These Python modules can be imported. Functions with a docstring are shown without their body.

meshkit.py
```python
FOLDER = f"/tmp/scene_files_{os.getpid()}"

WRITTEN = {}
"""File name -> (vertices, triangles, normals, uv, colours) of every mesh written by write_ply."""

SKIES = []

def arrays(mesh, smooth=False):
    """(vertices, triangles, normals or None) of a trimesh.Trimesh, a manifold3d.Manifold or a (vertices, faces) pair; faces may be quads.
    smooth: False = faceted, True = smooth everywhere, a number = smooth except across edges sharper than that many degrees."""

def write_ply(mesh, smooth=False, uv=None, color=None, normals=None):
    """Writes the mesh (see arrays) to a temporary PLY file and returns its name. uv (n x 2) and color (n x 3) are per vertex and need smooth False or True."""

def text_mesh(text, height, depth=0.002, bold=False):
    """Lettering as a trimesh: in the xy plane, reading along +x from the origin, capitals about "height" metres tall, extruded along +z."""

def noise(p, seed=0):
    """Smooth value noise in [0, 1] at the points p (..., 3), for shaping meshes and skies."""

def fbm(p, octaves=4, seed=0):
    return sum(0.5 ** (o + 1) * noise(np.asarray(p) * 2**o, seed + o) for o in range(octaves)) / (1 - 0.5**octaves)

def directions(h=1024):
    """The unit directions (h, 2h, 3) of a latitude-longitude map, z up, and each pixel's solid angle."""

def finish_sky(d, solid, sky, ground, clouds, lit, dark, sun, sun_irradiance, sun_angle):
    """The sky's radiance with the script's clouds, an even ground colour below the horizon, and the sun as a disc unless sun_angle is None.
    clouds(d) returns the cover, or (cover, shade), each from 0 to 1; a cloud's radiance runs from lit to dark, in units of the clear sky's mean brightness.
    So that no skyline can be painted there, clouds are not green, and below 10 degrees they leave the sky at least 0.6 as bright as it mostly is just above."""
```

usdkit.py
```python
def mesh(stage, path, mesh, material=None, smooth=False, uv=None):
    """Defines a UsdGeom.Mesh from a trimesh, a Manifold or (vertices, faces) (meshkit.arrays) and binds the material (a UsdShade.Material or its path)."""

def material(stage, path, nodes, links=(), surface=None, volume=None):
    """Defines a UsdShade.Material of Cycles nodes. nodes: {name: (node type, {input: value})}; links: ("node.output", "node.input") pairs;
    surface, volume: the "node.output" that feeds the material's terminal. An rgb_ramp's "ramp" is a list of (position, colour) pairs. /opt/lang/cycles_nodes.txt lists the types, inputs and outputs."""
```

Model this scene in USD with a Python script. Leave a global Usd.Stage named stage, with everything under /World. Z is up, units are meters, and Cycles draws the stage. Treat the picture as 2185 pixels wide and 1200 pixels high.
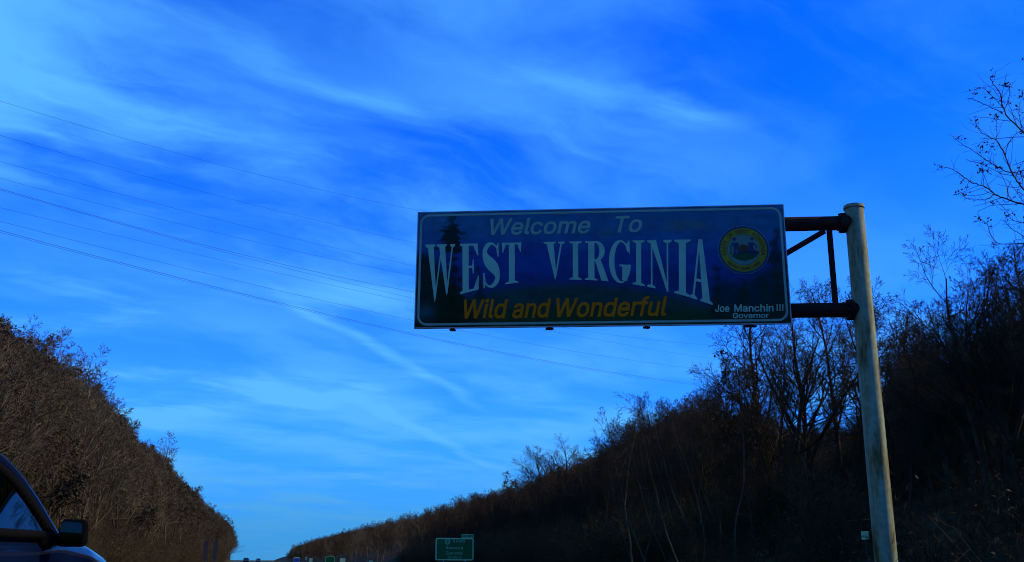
import math
import numpy as np
import trimesh
import shapely
from shapely.geometry import Polygon, LineString, Point
from shapely import affinity
from shapely.ops import unary_union
from scipy.ndimage import gaussian_filter
import manifold3d
import usdkit
import meshkit
from pxr import Usd, UsdGeom, UsdLux, UsdShade, Gf, Sdf, Vt

# ------------------------------------------------------------------ camera, sky, sun, exposure
stage = Usd.Stage.CreateInMemory()
UsdGeom.Xform.Define(stage, '/World')
PITCH, ROLL = math.radians(15.6257), math.radians(-0.3259)
EYE = np.array([0.0, 0.0, 1.1])
FWD = np.array([0, math.cos(PITCH), math.sin(PITCH)])
_u = np.array([0, -math.sin(PITCH), math.cos(PITCH)])
_r = np.array([1.0, 0, 0])
RGT = _r * math.cos(ROLL) - _u * math.sin(ROLL)
UPV = _u * math.cos(ROLL) + _r * math.sin(ROLL)
cam = UsdGeom.Camera.Define(stage, '/World/camera')
cam.AddTransformOp().Set(Gf.Matrix4d(*RGT, 0, *UPV, 0, *(-FWD), 0, *EYE, 1))
cam.CreateFocalLengthAttr(35.0)
cam.CreateHorizontalApertureAttr(35 * 2185 / 2140.0)
cam.CreateExposureAttr(0.0)

SUN_AZ, SUN_EL = math.radians(86), math.radians(28)
SKY_TINT = (0.016, 0.70, 3.05)         # the photograph's cold white balance, the same over the whole sky
CLOUD, PALE = (0.110, 0.50, 1.12), (0.052, 0.30, 0.66)
nodes = {
    'sky': ('sky_texture', {'sky_type': 'single_scattering', 'sun_disc': False, 'sun_elevation': SUN_EL, 'sun_rotation': SUN_AZ, 'air_density': 1.0, 'aerosol_density': 0.2, 'ozone_density': 2.0}),
    'tint': ('mix', {'mix_type': 'multiply', 'fac': 1.0, 'color2': SKY_TINT}),
    'tc': ('texture_coordinate', {}), 'sep': ('separate_xyz', {}),
    'zz': ('math', {'math_type': 'maximum', 'value2': 0.0}), 'z1': ('math', {'math_type': 'add', 'value2': 0.10}),
    'px': ('math', {'math_type': 'divide'}), 'py': ('math', {'math_type': 'divide'}), 'plane': ('combine_xyz', {'z': 0.0}),
    # soft warp of the cloud sheet
    'warp': ('noise_texture', {'scale': 1.6, 'detail': 5.0}), 'wsub': ('vector_math', {'math_type': 'subtract', 'vector2': (0.5, 0.5, 0.5)}),
    'wmul': ('vector_math', {'math_type': 'multiply', 'vector2': (0.36, 0.36, 0.0)}), 'wadd': ('vector_math', {'math_type': 'add'}),
    'rot': ('vector_rotate', {'rotate_type': 'z_axis', 'angle': math.radians(-38)}),
    # broad veils, finer streaks inside them, and where there are veils at all
    'map1': ('mapping', {'scale': (0.70, 1.05, 1.0), 'location': (5.3, 2.2, 0.0)}), 'n1': ('noise_texture', {'scale': 1.75, 'detail': 9.0, 'roughness': 0.53}),
    'r1': ('map_range', {'range_type': 'smoothstep', 'from_min': 0.36, 'from_max': 0.64, 'to_min': 0.0, 'to_max': 1.0}),
    'map2': ('mapping', {'scale': (0.5, 2.6, 1.0), 'location': (8.3, 4.1, 0.0)}), 'n2': ('noise_texture', {'scale': 3.4, 'detail': 9.0, 'roughness': 0.66}),
    'r2': ('map_range', {'range_type': 'smoothstep', 'from_min': 0.46, 'from_max': 0.80, 'to_min': 0.0, 'to_max': 1.0}),
    'n3': ('noise_texture', {'scale': 0.7, 'detail': 2.0}), 'r3': ('map_range', {'range_type': 'smoothstep', 'from_min': 0.34, 'from_max': 0.56, 'to_min': 0.20, 'to_max': 1.0}),
    # the veils thin out towards the sun's side
    'side': ('map_range', {'range_type': 'smoothstep', 'from_min': -0.9, 'from_max': 0.9, 'to_min': 1.35, 'to_max': 0.30}), 'cov1': ('math', {'math_type': 'multiply'}),
    'm1': ('math', {'math_type': 'multiply', 'value2': 0.72}), 'm2': ('math', {'math_type': 'multiply', 'value2': 0.24}), 'sum': ('math', {'math_type': 'add'}), 'cov': ('math', {'math_type': 'multiply'}),
    # thicker veils and pale air low over the valley
    'low': ('map_range', {'range_type': 'smoothstep', 'from_min': 0.02, 'from_max': 0.46, 'to_min': 1.0, 'to_max': 0.0}), 'lowk': ('math', {'math_type': 'multiply'}),
    'lown': ('math', {'math_type': 'multiply_add', 'value2': 0.6, 'value3': 0.35}),
    'cov2': ('math', {'math_type': 'maximum', 'use_clamp': True}), 'cov3': ('math', {'math_type': 'multiply', 'value2': 1.1, 'use_clamp': True}), 'cl': ('mix', {'mix_type': 'mix', 'color2': tuple(10 * c for c in CLOUD)}),
    'air': ('map_range', {'range_type': 'smoothstep', 'from_min': -0.02, 'from_max': 0.15, 'to_min': 0.92, 'to_max': 0.0}), 'pale': ('mix', {'mix_type': 'mix', 'color2': tuple(10 * c for c in PALE)}),
    'bg': ('background_shader', {'strength': 0.1}),
}
links = [('tc.generated', 'sep.vector'), ('sep.z', 'zz.value1'), ('zz.value', 'z1.value1'), ('sep.x', 'px.value1'), ('z1.value', 'px.value2'), ('sep.y', 'py.value1'), ('z1.value', 'py.value2'),
    ('px.value', 'plane.x'), ('py.value', 'plane.y'), ('plane.vector', 'warp.vector'), ('warp.color', 'wsub.vector1'), ('wsub.vector', 'wmul.vector1'),
    ('plane.vector', 'wadd.vector1'), ('wmul.vector', 'wadd.vector2'), ('wadd.vector', 'rot.vector'),
    ('rot.vector', 'map1.vector'), ('map1.vector', 'n1.vector'), ('n1.fac', 'r1.value'), ('rot.vector', 'map2.vector'), ('map2.vector', 'n2.vector'), ('n2.fac', 'r2.value'), ('plane.vector', 'n3.vector'), ('n3.fac', 'r3.value'),
    ('r1.result', 'm1.value1'), ('r2.result', 'm2.value1'), ('m1.value', 'sum.value1'), ('m2.value', 'sum.value2'), ('sum.value', 'cov.value1'), ('r3.result', 'cov.value2'),
    ('sep.z', 'low.value'), ('r1.result', 'lown.value1'), ('low.result', 'lowk.value1'), ('lown.value', 'lowk.value2'), ('px.value', 'side.value'), ('cov.value', 'cov1.value1'), ('side.result', 'cov1.value2'), ('cov1.value', 'cov2.value1'), ('lowk.value', 'cov2.value2')]
# old spread-out vapour trails: straight bands across the cloud sheet, broken up by the streaks
last = 'cov2.value'
for j, ((x0, y0), (x1, y1), wid, strength) in enumerate([((-0.649, 2.670), (-0.150, 3.937), 0.055, 0.5), ((-0.625, 3.786), (-0.050, 5.370), 0.07, 0.5), ((-0.514, 1.488), (-0.163, 1.741), 0.075, 0.38), ((0.004, 1.579), (0.413, 1.745), 0.065, 0.36), ((-0.30, 2.05), (-0.10, 2.55), 0.08, 0.25)]):
    a_ = math.atan2(y1 - y0, x1 - x0); L_ = math.hypot(x1 - x0, y1 - y0)
    nodes |= {f't{j}o': ('vector_math', {'math_type': 'subtract', 'vector2': (x0, y0, 0.0)}), f't{j}r': ('vector_rotate', {'rotate_type': 'z_axis', 'angle': -a_}), f't{j}s': ('separate_xyz', {}),
              f't{j}n': ('noise_texture', {'scale': 2.5 + j, 'detail': 4.0}), f't{j}d': ('math', {'math_type': 'multiply_add', 'value2': 0.16, 'value3': -0.08}), f't{j}y': ('math', {'math_type': 'add'}),
              f't{j}a': ('math', {'math_type': 'absolute'}), f't{j}w': ('map_range', {'range_type': 'smoothstep', 'from_min': 0.0, 'from_max': wid, 'to_min': strength, 'to_max': 0.0}),
              f't{j}e': ('map_range', {'range_type': 'smoothstep', 'from_min': -0.15 * L_, 'from_max': 0.25 * L_, 'to_min': 0.0, 'to_max': 1.0}), f't{j}f': ('map_range', {'range_type': 'smoothstep', 'from_min': 0.75 * L_, 'from_max': 1.25 * L_, 'to_min': 1.0, 'to_max': 0.0}),
              f't{j}p': ('math', {'math_type': 'multiply'}), f't{j}q': ('math', {'math_type': 'multiply'}), f't{j}k': ('map_range', {'from_min': 0.3, 'from_max': 0.62, 'to_min': 0.35, 'to_max': 1.0, 'clamp': True}), f't{j}g': ('math', {'math_type': 'multiply'}), f't{j}z': ('math', {'math_type': 'add', 'use_clamp': True})}
    links += [('plane.vector', f't{j}o.vector1'), (f't{j}o.vector', f't{j}r.vector'), (f't{j}r.vector', f't{j}s.vector'), ('plane.vector', f't{j}n.vector'), (f't{j}n.fac', f't{j}d.value1'), (f't{j}s.y', f't{j}y.value1'), (f't{j}d.value', f't{j}y.value2'), (f't{j}y.value', f't{j}a.value1'), (f't{j}a.value', f't{j}w.value'),
              (f't{j}s.x', f't{j}e.value'), (f't{j}s.x', f't{j}f.value'), (f't{j}e.result', f't{j}p.value1'), (f't{j}f.result', f't{j}p.value2'), (f't{j}p.value', f't{j}q.value1'), (f't{j}w.result', f't{j}q.value2'),
              ('n2.fac', f't{j}k.value'), (f't{j}q.value', f't{j}g.value1'), (f't{j}k.result', f't{j}g.value2'), (last, f't{j}z.value1'), (f't{j}g.value', f't{j}z.value2')]
    last = f't{j}z.value'
links += [('sky.color', 'tint.color1'), ('tint.color', 'cl.color1'), (last, 'cov3.value1'), ('cov3.value', 'cl.fac'), ('sep.z', 'air.value'), ('cl.color', 'pale.color1'), ('air.result', 'pale.fac'), ('pale.color', 'bg.color')]
SKY = usdkit.material(stage, '/World/Looks/sky_air', nodes, links, surface='bg.background')
dome = UsdLux.DomeLight.Define(stage, '/World/sky')
UsdShade.MaterialBindingAPI.Apply(dome.GetPrim()).Bind(SKY)
dome.GetPrim().SetCustomDataByKey('kind', 'structure')
sun = UsdLux.DistantLight.Define(stage, '/World/sun')
sun.CreateIntensityAttr(1.25)
sun.CreateAngleAttr(0.53)
sun.CreateNormalizeAttr(True)
sun.CreateColorAttr(Gf.Vec3f(1.0, 0.88, 0.68))
SUN = np.array([math.sin(SUN_AZ) * math.cos(SUN_EL), math.cos(SUN_AZ) * math.cos(SUN_EL), math.sin(SUN_EL)])
_x = np.cross([0, 0, 1], SUN); _x /= np.linalg.norm(_x); _y = np.cross(SUN, _x)
sun.AddTransformOp().Set(Gf.Matrix4d(*_x, 0, *_y, 0, *SUN, 0, 0, 0, 0, 1))

# ------------------------------------------------------------------ helpers
RNG = np.random.default_rng(7)
_taken = {}


def numbered(parent, name):
    key = f'{parent}/{name}'
    n = _taken.get(key, -1) + 1
    _taken[key] = n
    return f'{key}_{n:03d}' if n else key


def tag(prim, label=None, category=None, group=None, kind=None):
    for k, v in (('label', label), ('category', category), ('group', group), ('kind', kind)):
        if v:
            prim.SetCustomDataByKey(k, v)
    return prim


def thing(name, label, category, loc=(0, 0, 0), rotz=0.0, group=None):
    x = UsdGeom.Xform.Define(stage, numbered('/World', name))
    x.AddTranslateOp().Set(Gf.Vec3d(*map(float, loc)))
    x.AddRotateZOp().Set(float(math.degrees(rotz)))
    return tag(x.GetPrim(), label, category, group)


def obj(name, mesh, mat, parent='/World', smooth=False, **data):
    base = parent if isinstance(parent, str) else str(parent.GetPath())
    m = usdkit.mesh(stage, numbered(base, name), mesh, mat, smooth=smooth)
    return tag(m.GetPrim(), **data) if data else m.GetPrim()


def sight(x, y, d):
    """Where the line of sight through a point of the survey photograph is, at horizontal distance d."""
    v = RGT * (x - 1092.5) / 2140 - UPV * (y - 600) / 2140 + FWD
    return EYE + v * d / math.hypot(v[0], v[1])


def project(P):
    d = np.asarray(P) - EYE
    z = np.maximum(d @ FWD, 1e-6)
    return 1092.5 + 2140 * (d @ RGT) / z, 600 - 2140 * (d @ UPV) / z, d @ FWD


def simple(name, color, rough=0.8, spec=0.3, metallic=0.0, **more):
    return usdkit.material(stage, f'/World/Looks/{name}', {'p': ('principled_bsdf', {'base_color': color, 'roughness': rough, 'specular_ior_level': spec, 'metallic': metallic, **more})}, [], surface='p.BSDF')


def mottled(name, stops, scale=4.0, rough=0.85, spec=0.2, bump=0.0, detail=5.0, stretch=(1, 1, 1), coord='position', metallic=0.0, vary=0.0):
    nodes = {'g': ('geometry', {}) if coord == 'position' else ('texture_coordinate', {}),
             'm': ('mapping', {'scale': stretch}),
             'n': ('noise_texture', {'scale': scale, 'detail': detail, 'roughness': 0.6}),
             'r': ('rgb_ramp', {'ramp': stops}),
             'p': ('principled_bsdf', {'roughness': rough, 'specular_ior_level': spec, 'metallic': metallic})}
    links = [(f'g.{coord}', 'm.vector'), ('m.vector', 'n.vector'), ('n.fac', 'r.fac')]
    out = 'r.color'
    if vary:
        nodes |= {'o': ('object_info', {}), 'v': ('map_range', {'from_min': 0.0, 'from_max': 1.0, 'to_min': 1 - vary, 'to_max': 1 + vary}), 'hv': ('hsv', {})}
        links += [('o.random', 'v.value'), ('v.result', 'hv.value'), (out, 'hv.color')]
        out = 'hv.color'
    links.append((out, 'p.base_color'))
    if bump:
        nodes['b'] = ('bump', {'strength': bump, 'distance': 0.02})
        links += [('n.fac', 'b.height'), ('b.normal', 'p.normal')]
    return usdkit.material(stage, f'/World/Looks/{name}', nodes, links, surface='p.BSDF')


def tubes(P, R, sides=3):
    """Many tapered tubes at once: P (M, K, 3), R (M, K)."""
    P = np.asarray(P, float); R = np.asarray(R, float)
    M, K, _ = P.shape
    t = np.gradient(P, axis=1)
    t /= np.linalg.norm(t, axis=2, keepdims=True) + 1e-12
    ax = P[:, -1] - P[:, 0]
    ref = np.where(np.abs(ax[:, 2:]) < 0.85 * np.linalg.norm(ax, axis=1, keepdims=True), [0, 0, 1.0], [1.0, 0, 0])[:, None, :]
    a = np.cross(t, ref); a /= np.linalg.norm(a, axis=2, keepdims=True) + 1e-12
    b = np.cross(t, a)
    th = np.arange(sides) * 2 * math.pi / sides
    ring = a[:, :, None, :] * np.cos(th)[None, None, :, None] + b[:, :, None, :] * np.sin(th)[None, None, :, None]
    V = P[:, :, None, :] + ring * R[:, :, None, None]
    idx = np.arange(M * K * sides).reshape(M, K, sides)
    nx = np.roll(idx, -1, axis=2)
    q = np.stack([idx[:, :-1], nx[:, :-1], nx[:, 1:], idx[:, 1:]], -1).reshape(-1, 4)
    return V.reshape(-1, 3), np.vstack([q[:, [0, 1, 2]], q[:, [0, 2, 3]]])


def join(parts):
    V, F, n = [], [], 0
    for v, f in parts:
        V.append(v); F.append(f + n); n += len(v)
    return np.vstack(V), np.vstack(F)


def rod(p, q, r, sides=20, r2=None, cap=True):
    p, q = np.asarray(p, float), np.asarray(q, float)
    m = trimesh.creation.cylinder(1.0, 1.0, sections=sides)
    v = m.vertices.copy()
    t = v[:, 2] + 0.5
    rr = r + ((r if r2 is None else r2) - r) * t
    d = q - p; L = np.linalg.norm(d); d = d / L
    a = np.cross(d, [0, 0, 1.0] if abs(d[2]) < 0.9 else [1.0, 0, 0]); a /= np.linalg.norm(a); b = np.cross(d, a)
    out = p + np.outer(t * L, d) + (v[:, 0] * rr)[:, None] * a + (v[:, 1] * rr)[:, None] * b
    m = trimesh.Trimesh(out, m.faces, process=False)
    if m.volume < 0:
        m.invert()
    return m


def box(sx, sy, sz, at=(0, 0, 0), bev=0.0):
    if bev:
        pts = np.array([[x, y, z] for x in (-1, 1) for y in (-1, 1) for z in (-1, 1)], float)
        P = []
        for k in range(3):
            s = np.array([sx, sy, sz]) / 2 - bev
            s[k] += bev
            P.append(pts * s)
        m = trimesh.convex.convex_hull(np.vstack(P))
    else:
        m = trimesh.creation.box([sx, sy, sz])
    m.apply_translation(at)
    return m


cat = trimesh.util.concatenate


def extrude(shape, depth):
    """shapely polygon(s) -> trimesh in xy, extruded along +z"""
    return cat([trimesh.creation.extrude_polygon(g, depth, engine='earcut') for g in getattr(shape, 'geoms', [shape]) if g.area > 1e-9])


def smoothstep(a, b, x):
    t = np.clip((np.asarray(x, float) - a) / (b - a), 0, 1)
    return t * t * (3 - 2 * t)


# ------------------------------------------------------------------ the lie of the land
ROAD_AZ = math.radians(-13.0)
RD = np.array([math.sin(ROAD_AZ), math.cos(ROAD_AZ)])     # down the valley
RR = np.array([RD[1], -RD[0]])                            # across it, to the right


def to_sl(x, y):
    return x * RD[0] + y * RD[1], x * RR[0] + y * RR[1]


def to_xy(s, l):
    return s * RD[0] + l * RR[0], s * RD[1] + l * RR[1]


def bend(s):
    return -np.maximum(np.asarray(s, float) - 520, 0) ** 2 / 2200.0


def height(s, l):
    s = np.asarray(s, float); lr = np.asarray(l, float); l = lr - bend(s)
    n1 = meshkit.fbm(np.stack([s / 60, l / 45, 0 * s], -1), 3, 3) - 0.5
    n2 = meshkit.fbm(np.stack([s / 14, l / 14, 0 * s + 5], -1), 3, 5) - 0.5
    # left: a steep wooded hillside
    l0 = np.interp(s, [-50, 40, 90, 400, 520], [33, 31, 25, 19, 19])
    k = np.interp(s, [100, 200, 420], [1.15, 1.1, 1.5])
    d = np.maximum(-l - l0, 0)
    cap = np.interp(s, [150, 320, 420], [66, 60, 50])
    hl = cap * (1 - np.exp(-(k * d + 0.02 * d * d * np.exp(-d / 10)) / cap)) * (1 - smoothstep(560, 680, s)) * (1 + 0.35 * n1) + 2.0 * n2 * smoothstep(0, 12, d)
    # right: a bank that climbs into a lower ridge
    r0 = np.interp(s, [-20, 20, 100], [9.5, 10.5, 17.0])
    d = np.maximum(lr - r0, 0)
    kr = np.interp(s, [0, 60, 200], [0.30, 0.27, 0.30])
    hr = 24 * (1 - np.exp(-(kr * d * smoothstep(-3, 9, d)) / 24)) * (1 + 0.4 * n1) + 1.3 * n2 * smoothstep(0, 10, d)
    far = 5 * smoothstep(850, 1100, s) * smoothstep(12, 60, lr)
    return hl + hr + far - 0.35 * smoothstep(0, 1, d) * (1 - smoothstep(1, 4, d))


def ground_at(x, y):
    s, l = to_sl(np.asarray(x, float), np.asarray(y, float))
    return height(s, l)


M_GROUND = usdkit.material(stage, '/World/Looks/leaf_litter_and_grass', {
    'g': ('geometry', {}), 'sep': ('separate_xyz', {}),
    'n': ('noise_texture', {'scale': 0.35, 'detail': 8.0, 'roughness': 0.65}),
    'r': ('rgb_ramp', {'ramp': [(0.3, (0.014, 0.010, 0.004)), (0.5, (0.032, 0.022, 0.009)), (0.68, (0.070, 0.048, 0.020))]}),
    'r2': ('rgb_ramp', {'ramp': [(0.3, (0.016, 0.016, 0.005)), (0.5, (0.030, 0.027, 0.009)), (0.7, (0.060, 0.046, 0.016))]}),
    'h': ('map_range', {'from_min': 0.3, 'from_max': 2.2, 'clamp': True}),
    'mx': ('mix', {}),
    'n2': ('noise_texture', {'scale': 6.0, 'detail': 6.0}), 'b': ('bump', {'strength': 0.6, 'distance': 0.08}),
    'p': ('principled_bsdf', {'roughness': 0.95, 'specular_ior_level': 0.05})},
    [('g.position', 'n.vector'), ('g.position', 'n2.vector'), ('g.position', 'sep.vector'), ('sep.z', 'h.value'), ('n.fac', 'r.fac'), ('n.fac', 'r2.fac'),
     ('r2.color', 'mx.color1'), ('r.color', 'mx.color2'), ('h.result', 'mx.fac'), ('mx.color', 'p.base_color'), ('n2.fac', 'b.height'), ('b.normal', 'p.normal')], surface='p.BSDF')


def terrain():
    s = np.unique(np.concatenate([np.array([-4000, -2000, -900, -400, -220, -140]), np.arange(-100, 200, 3.0), np.arange(200, 760, 8), np.arange(760, 1300, 30), np.array([1400, 1600, 2000, 3000, 5000])]))
    l = np.unique(np.concatenate([np.array([-4000, -2000, -900, -500, -350, -260, -200]), np.arange(-170, -70, 6), np.arange(-70, 70, 2.0), np.arange(70, 160, 6), np.array([200, 260, 350, 500, 900, 2000, 4000])]))
    S, L = np.meshgrid(s, l, indexing='ij')
    Z = height(S, L)
    X, Y = to_xy(S, L)
    V = np.stack([X, Y, Z], -1).reshape(-1, 3)
    i = np.arange(S.size).reshape(S.shape)
    q = np.stack([i[:-1, :-1], i[:-1, 1:], i[1:, 1:], i[1:, :-1]], -1).reshape(-1, 4)
    f = np.vstack([q[:, [0, 1, 2]], q[:, [0, 2, 3]]])
    n = np.cross(V[f[0, 1]] - V[f[0, 0]], V[f[0, 2]] - V[f[0, 0]])
    return V, f if n[2] > 0 else f[:, ::-1]


obj('ground', terrain(), M_GROUND, smooth=True, kind='structure')

# the highway: centre line of the near carriageway
T0, RAD = 35.0, 260.0
tl = RAD * math.tan(math.radians(6.5))


def road_line():
    P = [(0.0, y) for y in np.arange(-120, T0 - tl, 6)]
    c = np.array([-RAD, T0 - tl])
    for a in np.linspace(0, math.radians(13), 16):
        P.append((c[0] + RAD * math.cos(a), c[1] + RAD * math.sin(a)))
    e = np.array(P[-1]); s0, l0 = to_sl(*e)
    for s in np.arange(s0 + 8, 1000, 10):
        P.append(to_xy(s, l0 + bend(s)))
    return np.array(P)


LINE = road_line()
_t = np.gradient(LINE, axis=0); _t /= np.linalg.norm(_t, axis=1, keepdims=True)
NRM = np.stack([_t[:, 1], -_t[:, 0]], 1)
DIST = np.concatenate([[0], np.cumsum(np.linalg.norm(np.diff(LINE, axis=0), axis=1))])


def ribbon(a, b, z, upto=None):
    A, B = LINE + NRM * a, LINE + NRM * b
    n = len(A)
    V = np.vstack([np.c_[A, np.full(n, z)], np.c_[B, np.full(n, z)]])
    i = np.arange(n - 1)
    f = np.vstack([np.c_[i, i + n, i + n + 1], np.c_[i, i + n + 1, i + 1]])
    nn = np.cross(V[f[0, 1]] - V[f[0, 0]], V[f[0, 2]] - V[f[0, 0]])
    return V, f if nn[2] > 0 else f[:, ::-1]


def dashes(off, w, z, length=3.0, gap=9.0):
    parts = []
    for d in np.arange(0, DIST[-1] - 10, length + gap):
        pts = []
        for dd in (d, d + length):
            c = np.array([np.interp(dd, DIST, LINE[:, 0]), np.interp(dd, DIST, LINE[:, 1])])
            n = np.array([np.interp(dd, DIST, NRM[:, 0]), np.interp(dd, DIST, NRM[:, 1])])
            pts += [[*(c + n * (off - w / 2)), z], [*(c + n * (off + w / 2)), z]]
        parts.append((np.array(pts), np.array([[0, 1, 3], [0, 3, 2]])))
    return join(parts)


M_ASPHALT = mottled('asphalt', [(0.3, (0.04, 0.04, 0.04)), (0.7, (0.065, 0.063, 0.06))], scale=3.0, rough=0.9, bump=0.2)
M_PAINT = mottled('road_paint', [(0.3, (0.55, 0.55, 0.52)), (0.7, (0.78, 0.78, 0.74))], scale=5.0, rough=0.7)
M_YELLOW = mottled('road_paint_yellow', [(0.3, (0.5, 0.33, 0.04)), (0.7, (0.7, 0.48, 0.07))], scale=5.0, rough=0.7)
obj('road', ribbon(-6.8, 4.9, 0.012), M_ASPHALT, kind='structure')
obj('road_opposite', ribbon(-27.0, -15.6, 0.012), M_ASPHALT, kind='structure')
for a, m in ((1.85, M_PAINT), (-5.5, M_YELLOW), (-17.0, M_YELLOW), (-24.4, M_PAINT)):
    obj('lane_marking', ribbon(a - 0.07, a + 0.07, 0.018), m, kind='structure')
for a in (-1.8, -20.7):
    obj('lane_marking', dashes(a, 0.14, 0.018), M_PAINT, kind='structure')

# ------------------------------------------------------------------ the welcome sign
U3 = np.array([math.cos(-0.0809), math.sin(-0.0809), 0.0])
N3 = np.array([U3[1], -U3[0], 0.0])                      # out of the sign's face, towards the traffic
SW, SH = 7.394, 2.44
ORG = np.array([-1.942, 19.5587, 4.484 + EYE[2]])                  # lower left corner of the face
TL, TR, BL, BR = np.array([893., 453]), np.array([1671., 438]), np.array([884., 702]), np.array([1688., 688])


def uv(x, y):
    """From the survey drawing of the sign (its four corners above) to metres on its face."""
    a, b = np.asarray(x, float), np.asarray(y, float)
    s = (a - 889) / 792; t = 0.5 + 0 * s
    for _ in range(6):
        L0 = TL + (BL - TL) * t[..., None]; L1 = TR + (BR - TR) * t[..., None]
        s = (a - L0[..., 0]) / (L1[..., 0] - L0[..., 0])
        T0_ = TL + (TR - TL) * s[..., None]; T1_ = BL + (BR - BL) * s[..., None]
        t = (b - T0_[..., 1]) / (T1_[..., 1] - T0_[..., 1])
    return s * SW, (1 - t) * SH


def uvp(pts):
    p = np.array(pts, float)
    return np.stack(uv(p[:, 0], p[:, 1]), 1)


SIGN = thing('welcome_sign', 'large welcome sign with mountain picture and state seal, hung over the road', 'road sign')
SIGN_XF = np.eye(4); SIGN_XF[:3, 0] = U3; SIGN_XF[:3, 1] = [0, 0, 1]; SIGN_XF[:3, 2] = N3; SIGN_XF[:3, 3] = ORG


def on_sign(mesh):
    m = mesh.copy(); m.apply_transform(SIGN_XF)
    return m


def painted(name, rough=0.45):
    return usdkit.material(stage, f'/World/Looks/{name}', {
        'a': ('attribute', {'attribute': 'displayColor'}), 'g': ('geometry', {}),
        'n': ('noise_texture', {'scale': 2.2, 'detail': 6.0, 'roughness': 0.6}),
        'r': ('map_range', {'from_min': 0.3, 'from_max': 0.7, 'to_min': 0.86, 'to_max': 1.08}),
        'h': ('hsv', {}), 'p': ('principled_bsdf', {'roughness': rough, 'specular_ior_level': 0.08})},
        [('a.color', 'h.color'), ('g.position', 'n.vector'), ('n.fac', 'r.value'), ('r.result', 'h.value'), ('h.color', 'p.base_color')], surface='p.BSDF')


def colored(prim, colors):
    UsdGeom.PrimvarsAPI(prim).CreatePrimvar('displayColor', Sdf.ValueTypeNames.Color3fArray, 'vertex').Set(Vt.Vec3fArray.FromNumpy(np.asarray(colors, np.float32)))


def grid_sheet(w, h, nx, ny, z):
    X, Y = np.meshgrid(np.linspace(0, w, nx), np.linspace(0, h, ny), indexing='ij')
    V = np.stack([X, Y, 0 * X + z], -1).reshape(-1, 3)
    i = np.arange(nx * ny).reshape(nx, ny)
    q = np.stack([i[:-1, :-1], i[1:, :-1], i[1:, 1:], i[:-1, 1:]], -1).reshape(-1, 4)
    return X, Y, V, np.vstack([q[:, [0, 1, 2]], q[:, [0, 2, 3]]])


def lay(C, X, Y, shape, color, blur=1.0, alpha=1.0, rough=0.0, seed=0):
    xx, yy = X, Y
    if rough:
        q = np.stack([X * 9, Y * 9, 0 * X], -1)
        xx = X + rough * (meshkit.fbm(q, 3, seed) - 0.5); yy = Y + rough * (meshkit.fbm(q + 31.7, 3, seed + 1) - 0.5)
    m = shapely.contains_xy(shape, xx.ravel(), yy.ravel()).reshape(X.shape).astype(float)
    if blur:
        m = gaussian_filter(m, blur)
    m = (m * alpha)[..., None]
    C[:] = C * (1 - m) + np.asarray(color) * m


M_ALU = mottled('sheet_aluminium', [(0.3, (0.22, 0.25, 0.24)), (0.7, (0.34, 0.37, 0.36))], scale=3.0, rough=0.5, spec=0.4)
obj('panel', on_sign(box(SW, SH, 0.05, (SW / 2, SH / 2, -0.027))), M_ALU, SIGN)
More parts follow.
